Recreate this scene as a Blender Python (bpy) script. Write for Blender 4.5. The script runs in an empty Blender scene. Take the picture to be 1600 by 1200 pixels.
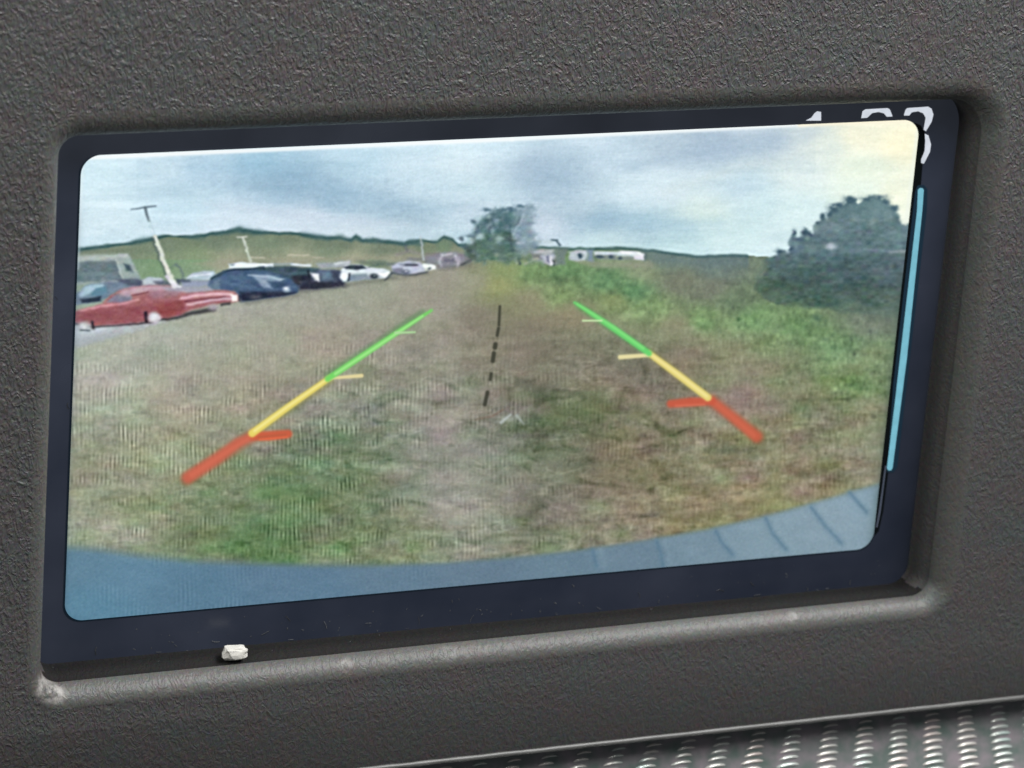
import bpy, bmesh, math, random
import numpy as np
from mathutils import Matrix, Vector, noise as mnoise

rng = np.random.default_rng(7)
random.seed(7)
SC = bpy.context.scene
COL = SC.collection

# ------------------------------------------------------------------ camera
# world: X right along the panel, Z up the panel, -Y out of the panel; glass plane at y = 0; metres
CAM_POS = Vector((-0.13484135, -0.31952157, 0.13143832))
RIGHT = Vector((0.94710037, -0.31582905, 0.05703420))
DOWN = Vector((-0.03471537, -0.27748437, -0.96010274))
FWD = Vector((0.31905444, 0.9073337, -0.27376967))
cam_d = bpy.data.cameras.new('camera')
cam = bpy.data.objects.new('camera', cam_d)
COL.objects.link(cam)
SC.camera = cam
up, back = -DOWN, -FWD
cam.matrix_world = Matrix(((RIGHT.x, up.x, back.x, CAM_POS.x),
                           (RIGHT.y, up.y, back.y, CAM_POS.y),
                           (RIGHT.z, up.z, back.z, CAM_POS.z),
                           (0, 0, 0, 1)))
cam_d.sensor_width = 36.0
cam_d.lens = 112.5
cam_d.shift_x = (800 - 522.727) / 1600
cam_d.shift_y = (124.006 - 600) / 1600
cam_d.clip_start = 0.01
cam_d.clip_end = 50
cam_d.dof.use_dof = True
cam_d.dof.focus_distance = 0.362
cam_d.dof.aperture_fstop = 38.0

# ------------------------------------------------------------------ world and lamps
W = bpy.data.worlds.new('World')
SC.world = W
W.use_nodes = True
_n, _l = W.node_tree.nodes, W.node_tree.links
_tc = _n.new('ShaderNodeTexCoord'); _sp = _n.new('ShaderNodeSeparateXYZ'); _cr = _n.new('ShaderNodeValToRGB'); _mr = _n.new('ShaderNodeMapRange')
_l.new(_tc.outputs['Generated'], _sp.inputs[0]); _l.new(_sp.outputs['Z'], _mr.inputs[0])
_mr.inputs[1].default_value = -1.0; _mr.inputs[2].default_value = 1.0
_l.new(_mr.outputs[0], _cr.inputs[0]); _l.new(_cr.outputs[0], _n['Background'].inputs[0])
_cr.color_ramp.elements[0].position = 0.30; _cr.color_ramp.elements[0].color = (0.10, 0.105, 0.12, 1)    # dark footwell below
_cr.color_ramp.elements[1].position = 0.85; _cr.color_ramp.elements[1].color = (0.90, 0.95, 1.0, 1)      # daylit cabin above
_n['Background'].inputs[1].default_value = 0.24

def area(name, loc, target, sx, sy, power, color):
    d = bpy.data.lights.new(name, 'AREA')
    d.shape = 'RECTANGLE'
    d.size, d.size_y, d.energy, d.color = sx, sy, power, color
    o = bpy.data.objects.new(name, d)
    COL.objects.link(o)
    o.location = loc
    o.rotation_euler = (Vector(target) - Vector(loc)).to_track_quat('-Z', 'Y').to_euler()
    return o
area('windscreen_light', (0.17, -0.085, 0.275), (0.0, 0.0, 0.0), 0.42, 0.11, 3.5, (1.0, 0.985, 0.985))
area('side_fill_light', (-0.42, -0.16, 0.28), (0.0, 0.0, 0.02), 0.22, 0.22, 1.25, (1.0, 0.98, 0.94))  # unseen fill, added from the left for the panel face and right wall

SC.render.engine = 'CYCLES'
vs = SC.view_settings
vs.view_transform = 'Standard'
vs.look = 'None'
vs.exposure = 0
vs.gamma = 1
vs.use_curve_mapping = False

# ------------------------------------------------------------------ helpers
F = 5000.0
def PX(px, py, depth=0.0):
    """trace: a point of the reference onto the panel-parallel plane `depth` metres in front of the glass -> (X, Z)"""
    d = RIGHT * ((px - 522.727) / F) + DOWN * ((py - 124.006) / F) + FWD
    t = (-depth - CAM_POS.y) / d.y
    p = CAM_POS + d * t
    return p.x, p.z

def srgb(r, g, b):
    return tuple(((c / 255 / 12.92) if c / 255 <= 0.04045 else ((c / 255 + 0.055) / 1.055) ** 2.4) for c in (r, g, b))

def tag(o, label=None, cat=None, group=None, kind=None):
    if label: o['label'] = label
    if cat: o['category'] = cat
    if group: o['group'] = group
    if kind: o['kind'] = kind
    return o

def empty(name, loc=(0, 0, 0)):
    o = bpy.data.objects.new(name, None)
    o.empty_display_size = 0.01
    COL.objects.link(o)
    o.location = loc
    return o

def link(name, me, mat, parent=None):
    o = bpy.data.objects.new(name, me)
    if mat: me.materials.append(mat)
    COL.objects.link(o)
    if parent: o.parent = parent
    return o

def mesh(name, verts, faces, mat, parent=None, smooth=False):
    me = bpy.data.meshes.new(name)
    me.from_pydata(verts, [], faces)
    if smooth:
        for p in me.polygons: p.use_smooth = True
    me.update()
    return link(name, me, mat, parent)

def nodes(name):
    m = bpy.data.materials.new(name)
    m.use_nodes = True
    return m, m.node_tree.nodes, m.node_tree.links, m.node_tree.nodes['Principled BSDF']

# ------------------------------------------------------------------ materials
def grain_material(name, col, var, bump=1.0, rough=0.52, spec=0.42, fade=True):
    m, N, L, P = nodes(name)
    tc = N.new('ShaderNodeTexCoord')
    def mapped(rot, sc):
        mp = N.new('ShaderNodeMapping')
        mp.inputs['Rotation'].default_value = (0, rot, 0)
        mp.inputs['Scale'].default_value = sc
        L.new(tc.outputs['Object'], mp.inputs['Vector'])
        return mp.outputs[0]
    def noise(vec, scale, det=2.0, rough_=0.5, dist=0.0):
        n = N.new('ShaderNodeTexNoise')
        n.inputs['Scale'].default_value = scale
        n.inputs['Detail'].default_value = det
        n.inputs['Roughness'].default_value = rough_
        n.inputs['Distortion'].default_value = dist
        L.new(vec, n.inputs['Vector'])
        return n
    def math_(op, a, b=None, clamp=False):
        n = N.new('ShaderNodeMath'); n.operation = op; n.use_clamp = clamp
        for i, v in enumerate((a, b)):
            if v is None: continue
            if isinstance(v, (int, float)): n.inputs[i].default_value = v
            else: L.new(v, n.inputs[i])
        return n.outputs[0]
    # leather-like crinkle: ridges of stretched noise in two directions
    v1 = mapped(math.radians(-28), (1.9, 1.0, 1.0))
    v2 = mapped(math.radians(12), (1.5, 1.0, 1.0))
    n1 = noise(v1, 590, 2.2, 0.55, 0.9)
    n2 = noise(v2, 740, 1.5, 0.5, 1.0)
    r1 = math_('SUBTRACT', 1.0, math_('MULTIPLY', math_('ABSOLUTE', math_('SUBTRACT', n1.outputs['Fac'], 0.5)), 7.0), True)
    r2 = math_('SUBTRACT', 1.0, math_('MULTIPLY', math_('ABSOLUTE', math_('SUBTRACT', n2.outputs['Fac'], 0.5)), 7.0), True)
    n3 = noise(tc.outputs['Object'], 1500, 2.0, 0.6)
    h = math_('ADD', math_('ADD', math_('MULTIPLY', r1, 0.75), math_('MULTIPLY', r2, 0.55)), math_('MULTIPLY', n3.outputs['Fac'], 0.30))
    # the grain is shallower towards the lower right, where the skin is pressed smoother
    sep = N.new('ShaderNodeSeparateXYZ'); L.new(tc.outputs['Object'], sep.inputs[0])
    big = noise(tc.outputs['Object'], 24, 2.0)
    g = math_('SUBTRACT', math_('MULTIPLY', sep.outputs['Z'], 11.0), math_('MULTIPLY', sep.outputs['X'], 3.4))
    g = math_('ADD', math_('ADD', g, 0.42), math_('MULTIPLY', math_('SUBTRACT', big.outputs['Fac'], 0.5), 0.9))
    mr = N.new('ShaderNodeMapRange'); L.new(g, mr.inputs[0])
    mr.inputs[1].default_value = 0.0; mr.inputs[2].default_value = 1.0
    mr.inputs[3].default_value = 0.10; mr.inputs[4].default_value = 0.95
    bp = N.new('ShaderNodeBump')
    bp.inputs['Distance'].default_value = 0.00014 * bump
    if fade: L.new(mr.outputs[0], bp.inputs['Strength'])
    else: bp.inputs['Strength'].default_value = 0.7
    L.new(h, bp.inputs['Height'])
    L.new(bp.outputs[0], P.inputs['Normal'])
    # faint colour mottling of the moulded skin
    nc = noise(tc.outputs['Object'], 260, 3.0, 0.6)
    nd = noise(tc.outputs['Object'], 2600, 1.0, 0.5)
    mixv = N.new('ShaderNodeMix'); mixv.data_type = 'RGBA'; mixv.blend_type = 'MIX'
    cr = N.new('ShaderNodeValToRGB')
    e = cr.color_ramp.elements
    e[0].position = 0.30; e[0].color = (*[c * k for c, k in zip(col, (1.12, 0.96, 0.94))], 1)
    e[1].position = 0.70; e[1].color = (*[c * k for c, k in zip(col, (0.92, 1.05, 1.02))], 1)
    L.new(nc.outputs['Color'], cr.inputs[0])
    mm = N.new('ShaderNodeMix'); mm.data_type = 'RGBA'; mm.blend_type = 'OVERLAY'
    mm.inputs[0].default_value = var
    L.new(cr.outputs[0], mm.inputs[6]); L.new(nd.outputs['Color'], mm.inputs[7])
    L.new(mm.outputs[2], P.inputs['Base Color'])
    P.inputs['Roughness'].default_value = rough
    P.inputs['Specular IOR Level'].default_value = spec
    return m

M_PANEL = grain_material('grained_plastic', (0.074, 0.0738, 0.0745), 0.36, bump=0.92, rough=0.48)
def add_glint_wear(m, spots, origin):
    """glints painted as pale base-colour patches at given points, with some rubbed wear"""
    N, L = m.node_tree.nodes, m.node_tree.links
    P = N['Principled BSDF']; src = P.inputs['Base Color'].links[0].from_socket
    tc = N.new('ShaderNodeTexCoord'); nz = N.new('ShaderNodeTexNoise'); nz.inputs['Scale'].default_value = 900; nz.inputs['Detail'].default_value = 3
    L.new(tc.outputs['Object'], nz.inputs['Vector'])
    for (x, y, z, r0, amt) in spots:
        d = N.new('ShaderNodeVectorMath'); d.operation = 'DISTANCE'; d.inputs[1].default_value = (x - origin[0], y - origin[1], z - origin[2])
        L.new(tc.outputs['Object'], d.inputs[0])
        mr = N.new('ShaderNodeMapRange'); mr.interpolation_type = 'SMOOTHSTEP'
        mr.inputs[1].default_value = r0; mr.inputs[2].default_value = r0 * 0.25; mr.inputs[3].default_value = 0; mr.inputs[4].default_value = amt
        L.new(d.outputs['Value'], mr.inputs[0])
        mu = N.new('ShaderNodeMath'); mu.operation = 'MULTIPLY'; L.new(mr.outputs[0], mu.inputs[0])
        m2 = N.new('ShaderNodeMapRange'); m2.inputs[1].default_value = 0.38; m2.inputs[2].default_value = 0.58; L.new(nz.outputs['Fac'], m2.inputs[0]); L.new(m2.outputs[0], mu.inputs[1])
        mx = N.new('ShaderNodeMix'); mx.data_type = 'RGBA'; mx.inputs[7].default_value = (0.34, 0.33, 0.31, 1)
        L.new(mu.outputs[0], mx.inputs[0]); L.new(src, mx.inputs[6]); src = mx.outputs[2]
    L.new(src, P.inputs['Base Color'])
M_RIM = grain_material('smooth_rim_plastic', (0.080, 0.081, 0.078), 0.3, bump=0.5, rough=0.50, spec=0.42)
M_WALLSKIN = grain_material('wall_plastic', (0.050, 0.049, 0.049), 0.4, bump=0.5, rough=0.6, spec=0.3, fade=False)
M_WALL = grain_material('shaded_wall_plastic', (0.012, 0.012, 0.012), 0.4, bump=0.5, rough=0.75, spec=0.15, fade=False)  # lower wall: shade of the recess put into the colour

def glass_black():
    m, N, L, P = nodes('dark_cover_glass')
    tc = N.new('ShaderNodeTexCoord')
    n = N.new('ShaderNodeTexNoise'); n.inputs['Scale'].default_value = 70; n.inputs['Detail'].default_value = 4
    L.new(tc.outputs['Object'], n.inputs['Vector'])
    cr = N.new('ShaderNodeValToRGB'); e = cr.color_ramp.elements
    e[0].position = 0.35; e[0].color = (0.008, 0.012, 0.024, 1)
    e[1].position = 0.72; e[1].color = (0.017, 0.021, 0.036, 1)
    L.new(n.outputs['Fac'], cr.inputs[0]); L.new(cr.outputs[0], P.inputs['Base Color'])
    rr = N.new('ShaderNodeMapRange'); L.new(n.outputs['Fac'], rr.inputs[0])
    rr.inputs[3].default_value = 0.16; rr.inputs[4].default_value = 0.34
    L.new(rr.outputs[0], P.inputs['Roughness'])
    P.inputs['Specular IOR Level'].default_value = 0.45
    # glow put into the dark glass, rising to upper left, for its reflections
    P.inputs['Emission Color'].default_value = (0.62, 0.72, 0.96, 1)
    sp = N.new('ShaderNodeSeparateXYZ'); L.new(tc.outputs['Object'], sp.inputs[0])
    gx = N.new('ShaderNodeMath'); gx.operation = 'MULTIPLY'; gx.inputs[1].default_value = -0.10
    L.new(sp.outputs['X'], gx.inputs[0])
    gz = N.new('ShaderNodeMath'); gz.operation = 'MULTIPLY_ADD'; gz.inputs[1].default_value = 0.30; L.new(sp.outputs['Z'], gz.inputs[0]); L.new(gx.outputs[0], gz.inputs[2])
    ga = N.new('ShaderNodeMath'); ga.operation = 'ADD'; ga.inputs[1].default_value = 0.017; ga.use_clamp = True; L.new(gz.outputs[0], ga.inputs[0])
    gn = N.new('ShaderNodeMath'); gn.operation = 'MULTIPLY_ADD'; gn.inputs[1].default_value = 1.2; gn.inputs[2].default_value = 0.4; L.new(n.outputs['Fac'], gn.inputs[0])
    gm_ = N.new('ShaderNodeMath'); gm_.operation = 'MULTIPLY'; L.new(ga.outputs[0], gm_.inputs[0]); L.new(gn.outputs[0], gm_.inputs[1])
    L.new(gm_.outputs[0], P.inputs['Emission Strength'])
    return m
M_GLASS = glass_black()

def lit(name, rgb, strength=1.0):
    m, N, L, P = nodes(name)
    P.inputs['Base Color'].default_value = (0.01, 0.01, 0.012, 1)
    P.inputs['Roughness'].default_value = 0.3
    P.inputs['Specular IOR Level'].default_value = 0.2
    tc = N.new('ShaderNodeTexCoord')
    n = N.new('ShaderNodeTexNoise'); n.inputs['Scale'].default_value = 900; n.inputs['Detail'].default_value = 2
    L.new(tc.outputs['Object'], n.inputs['Vector'])
    mx = N.new('ShaderNodeMix'); mx.data_type = 'RGBA'
    c = srgb(*rgb)
    mx.inputs[6].default_value = (*[v * 0.84 for v in c], 1)
    mx.inputs[7].default_value = (*[min(1, v * 1.14) for v in c], 1)
    L.new(n.outputs['Fac'], mx.inputs[0]); L.new(mx.outputs[2], P.inputs['Emission Color'])
    P.inputs['Emission Strength'].default_value = strength
    return m

def picture_material():
    m, N, L, P = nodes('lit_camera_picture')
    at = N.new('ShaderNodeAttribute'); at.attribute_name = 'picture'
    P.inputs['Base Color'].default_value = (0.006, 0.006, 0.008, 1)
    P.inputs['Roughness'].default_value = 0.35
    P.inputs['Specular IOR Level'].default_value = 0.15
    L.new(at.outputs['Color'], P.inputs['Emission Color'])
    P.inputs['Emission Strength'].default_value = 1.0
    return m
M_PIC = picture_material()

# ------------------------------------------------------------------ dashboard panel with a rounded opening
D = 0.006                                  # depth of the opening: panel face to glass
X0, X1, Z0, Z1 = -0.0545, 0.0561, -0.0325, 0.0311
def rrect(x0, x1, z0, z1, r, n=10):
    """rounded rectangle, radii r = (bl, br, tr, tl), counter-clockwise from bottom-left"""
    pts = []
    for (cx, cz, a0, rr) in ((x0 + r[0], z0 + r[0], 180, r[0]), (x1 - r[1], z0 + r[1], 270, r[1]),
                             (x1 - r[2], z1 - r[2], 0, r[2]), (x0 + r[3], z1 - r[3], 90, r[3])):
        for k in range(n + 1):
            a = math.radians(a0 + 90 * k / n)
            pts.append((cx + rr * math.cos(a), cz + rr * math.sin(a)))
    return pts
NC = 10
EDGE_Z = -0.04730
ZB = -0.0378                               # below this line the face leans back towards its lower edge
def face_y(z):
    t = max(0.0, ZB - z)
    k = 0.17
    w = 0.009
    return -D + (k * t * t / (2 * w) if t < w else k * (t - w / 2))
EDGE_Y = face_y(EDGE_Z)
panel = empty('car_dashboard', (0, -D, EDGE_Z))
tag(panel, 'dark grey-brown grained plastic dashboard panel with a rectangular opening around the lit screen', 'dashboard', kind='thing')

def loops_to_faces(nl, n, base=0):
    f = []
    for l in range(nl - 1):
        for i in range(n):
            j = (i + 1) % n
            f.append((base + l * n + i, base + l * n + j, base + (l + 1) * n + j, base + (l + 1) * n + i))
    return f

RB = 0.0021                                # edge rounding of the opening
RL = 0.0020
baser = [0.0024, 0.0024, 0.0046, 0.0022]
def loop(off, y):
    """opening outline grown by `off`"""
    pts = rrect(X0 - off, X1 + off, Z0 - off, Z1 + off, [r + off for r in baser], NC)
    fr = min(1.0, -y / D)                  # the moulding's lower lip drops slightly to the left
    pts = [(x, z + (off * 0.55 if z > 0 else 0.0)) for x, z in pts]   # softer roll at the top
    return [(x + (0.0014 * fr if x > 0 else 0.0), y, z - (0.0007 * fr * (X1 - x) / (X1 - X0) if z < 0 else 0.0)) for x, z in pts]
n = 4 * (NC + 1)
_w = []
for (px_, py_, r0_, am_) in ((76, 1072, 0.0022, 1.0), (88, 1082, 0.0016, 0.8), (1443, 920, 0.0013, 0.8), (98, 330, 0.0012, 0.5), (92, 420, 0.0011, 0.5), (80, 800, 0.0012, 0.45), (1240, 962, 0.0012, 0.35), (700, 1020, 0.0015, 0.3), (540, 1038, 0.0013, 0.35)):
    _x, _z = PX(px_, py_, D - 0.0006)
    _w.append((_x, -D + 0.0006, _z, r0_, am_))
add_glint_wear(M_RIM, _w, (0, -D, EDGE_Z))  # rim glints and rubbed corners go into the base colour
verts = []
prof = []
for k in range(0, 17):                      # from the wall up to the face
    a = math.radians(90 * k / 16)
    prof.append((RL * (1 - math.cos(a)), -D + RB * (1 - math.sin(a))))
for off, y in prof: verts += loop(off, y)
nl = len(prof)
# outer face: subdivided towards a big rectangle, corners matched by projecting the loop outwards
PX0, PX1, PZ1 = -0.24, 0.30, 0.19
cx_, cz_ = (X0 + X1) / 2, (Z0 + Z1) / 2
def project(p):
    x, _, z = p
    i = None
    return x, z
last = verts[-n:]
outer = []
for (x, y, z) in last:
    dx = x - cx_; dz = z - cz_
    # grow to the border rectangle along the axis that is reached first
    tx = ((PX1 if dx > 0 else PX0) - cx_) / dx if abs(dx) > 1e-9 else 1e9
    tz = ((PZ1 if dz > 0 else ZB) - cz_) / dz if abs(dz) > 1e-9 else 1e9
    t = min(tx, tz)
    outer.append((cx_ + dx * t, -D, cz_ + dz * t))
faces = loops_to_faces(nl, n)
nv = len(verts)
verts += outer
for i in range(n):
    j = (i + 1) % n
    faces.append((nv - n + i, nv - n + j, nv + j, nv + i))
# four border corners closing the face
crn = {(PX0, ZB): None, (PX1, ZB): None, (PX1, PZ1): None, (PX0, PZ1): None}
for (x, z) in list(crn):
    crn[(x, z)] = len(verts); verts.append((x, -D, z))
for i in range(n):
    j = (i + 1) % n
    a, b = outer[i], outer[j]
    ax = abs(a[0] - PX0) < 1e-6 or abs(a[0] - PX1) < 1e-6
    bx = abs(b[0] - PX0) < 1e-6 or abs(b[0] - PX1) < 1e-6
    if ax != bx:
        x = a[0] if ax else b[0]; z = b[2] if ax else a[2]
        key = min(crn, key=lambda k: abs(k[0] - x) + abs(k[1] - z))
        faces.append((nv + i, nv + j, crn[key]))
# lower part of the face, leaning back, then the outside thickness
c = [crn[k] for k in ((PX0, ZB), (PX1, ZB), (PX1, PZ1), (PX0, PZ1))]
rows = [(c[0], c[1])]
NL = 26
for q in range(1, NL + 1):
    z = ZB + (EDGE_Z - ZB) * q / NL
    verts.append((PX0, face_y(z), z)); verts.append((PX1, face_y(z), z))
    rows.append((len(verts) - 2, len(verts) - 1))
lean0 = len(faces)
bottom_pts = [nv + i for i in range(n) if abs(outer[i][2] - ZB) < 1e-7]
bottom_pts.sort(key=lambda i: verts[i][0])
faces.append(tuple([rows[1][0], rows[1][1], c[1]] + bottom_pts[::-1] + [c[0]]))
for q in range(1, NL):
    faces.append((rows[q][0], rows[q + 1][0], rows[q + 1][1], rows[q][1]))
lean1 = len(faces)
bv = len(verts)
for (x, z) in ((PX0, EDGE_Z), (PX1, EDGE_Z), (PX1, PZ1), (PX0, PZ1)): verts.append((x, 0.004, z))
faces.append((rows[-1][0], bv, bv + 1, rows[-1][1]))
faces.append((c[2], bv + 2, bv + 3, c[3]))
faces.append(tuple([c[1]] + [r_[1] for r_ in rows[1:]] + [bv + 1, bv + 2, c[2]]))
faces.append(tuple([c[0]] + [r_[0] for r_ in rows[1:]] + [bv, bv + 3, c[3]])[::-1])
inv = [(x, y + D, z - EDGE_Z) for x, y, z in verts]
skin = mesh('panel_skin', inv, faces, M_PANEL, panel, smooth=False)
bmx = bmesh.new(); bmx.from_mesh(skin.data); bmesh.ops.recalc_face_normals(bmx, faces=bmx.faces); bmx.to_mesh(skin.data); bmx.free()
nsm = (nl - 1) * n
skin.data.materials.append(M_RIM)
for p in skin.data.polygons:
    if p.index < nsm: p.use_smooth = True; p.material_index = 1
    elif lean0 < p.index < lean1: p.use_smooth = True

# inner wall of the opening: a separate ring, its lower side painted darker for shade
wv, wf = [], []
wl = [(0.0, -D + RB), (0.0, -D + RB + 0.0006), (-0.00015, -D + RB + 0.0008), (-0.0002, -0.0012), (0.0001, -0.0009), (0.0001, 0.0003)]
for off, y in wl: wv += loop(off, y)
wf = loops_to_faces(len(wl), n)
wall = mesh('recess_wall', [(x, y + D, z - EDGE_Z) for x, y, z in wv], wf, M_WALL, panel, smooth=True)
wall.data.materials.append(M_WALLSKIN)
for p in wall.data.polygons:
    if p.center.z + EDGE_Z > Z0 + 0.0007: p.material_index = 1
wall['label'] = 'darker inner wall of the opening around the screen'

# thin raised bead along the lower edge of the panel
def bead(name, z, y, x0, x1, r, mat, parent, nseg=460, jit=0.00004):
    v, f = [], []
    K = 9
    for i in range(nseg + 1):
        x = x0 + (x1 - x0) * i / nseg
        dz = jit * mnoise.noise(Vector((x * 260, 0, 0)))
        rr = r * (1 + 0.20 * mnoise.noise(Vector((x * 420, 3, 0))))
        for k in range(K):
            a = math.radians(-100 + 200 * k / (K - 1))
            v.append((x, y - rr * math.cos(a), z + dz + rr * math.sin(a)))
    for i in range(nseg):
        for k in range(K - 1):
            a = i * K + k
            f.append((a, a + K, a + K + 1, a + 1))
    o = mesh(name, v, f, mat, parent, smooth=True)
    return o

M_BEAD, N_, L_, P_ = nodes('worn_bead_plastic')
tc = N_.new('ShaderNodeTexCoord'); nn = N_.new('ShaderNodeTexNoise'); nn.inputs['Scale'].default_value = 300
L_.new(tc.outputs['Object'], nn.inputs['Vector'])
cr = N_.new('ShaderNodeValToRGB'); cr.color_ramp.elements[0].color = (0.07, 0.072, 0.068, 1); cr.color_ramp.elements[1].color = (0.15, 0.152, 0.145, 1)
L_.new(nn.outputs['Fac'], cr.inputs[0]); L_.new(cr.outputs[0], P_.inputs['Base Color']); P_.inputs['Roughness'].default_value = 0.4
bd = bead('edge_bead', 0.0, EDGE_Y + D - 0.00006, PX0, PX1, 0.00030, M_BEAD, panel)
bd['label'] = 'thin pale bead along the lower edge'

# ------------------------------------------------------------------ ribbed strip under the panel
strip = empty('ribbed_trim_strip', (0.03, -0.003, -0.0490))
tag(strip, 'shiny grey ribbed plastic strip below the panel edge at the lower right', 'trim strip', kind='thing')
so = strip.location
def strip_y(z):
    """curved face: starts behind the panel edge, comes forward and faces up lower down"""
    t = (-0.0478 - z) / 0.02
    return -0.0020 - 0.0095 * t ** 1.25 if t > 0 else -0.0020
m, N, L, P = nodes('smoked_ribbed_plastic')
M_STRIP = m
tc = N.new('ShaderNodeTexCoord'); nz = N.new('ShaderNodeTexNoise'); nz.inputs['Scale'].default_value = 420; nz.inputs['Detail'].default_value = 3
L.new(tc.outputs['Object'], nz.inputs['Vector'])
cr = N.new('ShaderNodeValToRGB'); e = cr.color_ramp.elements
e[0].position = 0.35; e[0].color = (0.10, 0.135, 0.12, 1); e[1].position = 0.66; e[1].color = (0.22, 0.195, 0.21, 1)
L.new(nz.outputs['Fac'], cr.inputs[0]); L.new(cr.outputs[0], P.inputs['Base Color'])
P.inputs['Roughness'].default_value = 0.34
m, N, L, P = nodes('chromed_ribs')
M_RIB = m
tc = N.new('ShaderNodeTexCoord'); nz = N.new('ShaderNodeTexNoise'); nz.inputs['Scale'].default_value = 170; nz.inputs['Detail'].default_value = 2
L.new(tc.outputs['Object'], nz.inputs['Vector'])
cr = N.new('ShaderNodeValToRGB'); e = cr.color_ramp.elements
e[0].position = 0.3; e[0].color = (0.46, 0.60, 0.56, 1); e[1].position = 0.7; e[1].color = (0.68, 0.58, 0.54, 1)
e2 = e.new(0.5); e2.color = (0.60, 0.60, 0.56, 1)
L.new(nz.outputs['Color'], cr.inputs[0]); L.new(cr.outputs[0], P.inputs['Base Color'])
P.inputs['Metallic'].default_value = 0.35; P.inputs['Roughness'].default_value = 0.25

sv, sf = [], []
NX, NZ = 120, 50
for j in range(NZ + 1):
    z = -0.0474 - 0.034 * j / NZ
    for i in range(NX + 1):
        x = -0.10 + 0.36 * i / NX
        sv.append((x - so.x, strip_y(z) - so.y, z - so.z))
for j in range(NZ):
    for i in range(NX):
        a = j * (NX + 1) + i
        sf.append((a, a + NX + 1, a + NX + 2, a + 1))
k0 = len(sv)
for (x, z) in ((-0.10, -0.0474), (0.26, -0.0474), (0.26, -0.0814), (-0.10, -0.0814)):
    sv.append((x - so.x, 0.002 - so.y, z - so.z))
top_l, top_r, bot_r, bot_l = 0, NX, NZ * (NX + 1) + NX, NZ * (NX + 1)
sf += [(top_l, top_r, k0 + 1, k0), (bot_r, bot_l, k0 + 3, k0 + 2)]
mesh('strip_body', sv, sf, M_STRIP, strip, smooth=False)

cols_px = [2212, 2158, 2104, 2050, 1996, 1942, 1888, 1834, 1780, 1726, 1672, 1618, 1565, 1511, 1457, 1403, 1349, 1294, 1236, 1181, 1127, 1074, 1022, 971, 920, 869, 818, 767, 716, 665, 614, 563, 512, 461, 410]
for ci, cx in enumerate(cols_px):
    lean = -0.08 - 0.47 * (1565 - cx) / 475
    lean = min(0.02, max(-0.62, lean))
    # bottom and top of the column traced on the strip's mean plane
    xb, zb = PX(cx, 1195, 0.0050)
    xt, zt = PX(cx - lean * 80, 1115, 0.0050)
    slope = (xt - xb) / (zt - zb)
    v, f = [], []
    pitch = 0.00078
    nr = 40
    for r in range(nr):
        z = -0.0482 - r * pitch + random.uniform(-1, 1) * 0.00002
        xc = xb + slope * (z - zb)
        grow = min(1.0, max(0.0, (r + 0.4) / 6.5)) ** 0.9
        w = 0.00150 * (0.45 + 0.55 * grow) * random.uniform(0.92, 1.08)
        rad = 0.00023 * (0.35 + 0.65 * grow)
        K, S = 7, 13
        b0 = len(v)
        for s in range(S):
            u = -1 + 2 * s / (S - 1)
            end = max(0.05, 1 - abs(u) ** 5)
            xx = xc + w * u + 0.0002
            zz = z - 0.00016 * u * u + 0.00006 * u
            y0 = strip_y(zz)
            for k in range(K):
                a = math.radians(-95 + 190 * k / (K - 1))
                v.append((xx - so.x, y0 + 0.00004 - rad * 1.25 * end * math.cos(a) - so.y, zz + rad * end * math.sin(a) - so.z))
        for s in range(S - 1):
            for k in range(K - 1):
                a = b0 + s * K + k
                f.append((a, a + K, a + K + 1, a + 1))
    mesh('rib_column', v, f, M_RIB, strip, smooth=True)

# ------------------------------------------------------------------ display
disp = empty('display_unit', (0.0, 0.0, Z0))
tag(disp, 'lit reversing-camera display with dark navy border set into the dashboard opening', 'display', kind='thing')
dz0 = Z0
gv = [(-0.058, 0.0, -0.0345), (0.0595, 0.0, -0.0345), (0.0595, 0.0, 0.0345), (-0.058, 0.0, 0.0345)]
gv = gv + [(x, 0.0025, z) for x, _, z in gv]
gf = [(0, 1, 2, 3), (4, 7, 6, 5), (0, 4, 5, 1), (1, 5, 6, 2), (2, 6, 7, 3), (3, 7, 4, 0)]
g = mesh('cover_glass', [(x, y, z - dz0) for x, y, z in gv], gf, M_GLASS, disp)
g['label'] = 'dark navy border of the screen'

# ---- the picture: painted on a canvas in the reference's own units, then carried to the screen mesh
CX0, CY0, CW, CH = 90, 176, 1360, 806
yy, xx = np.mgrid[0:CH, 0:CW].astype(np.float32)
xx += CX0; yy += CY0
IMG = np.zeros((CH, CW, 3), np.float32)
REG = np.zeros((CH, CW), np.int16)
REGN = [('camera_picture', 'lit rear camera picture of a dry grass field with parked cars')]

def blur(a, sx, sy=None):
    sy = sx if sy is None else sy
    def one(a, s, ax):
        if s <= 0: return a
        r = int(3 * s) + 1
        k = np.exp(-0.5 * (np.arange(-r, r + 1) / s) ** 2); k /= k.sum()
        pad = [(0, 0)] * a.ndim; pad[ax] = (r, r)
        ap = np.pad(a, pad, mode='edge')
        out = np.zeros_like(a)
        for i, w in enumerate(k):
            sl = [slice(None)] * a.ndim; sl[ax] = slice(i, i + a.shape[ax])
            out += w.astype(np.float32) * ap[tuple(sl)]
        return out
    return one(one(a, sy, 0), sx, 1)

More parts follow.
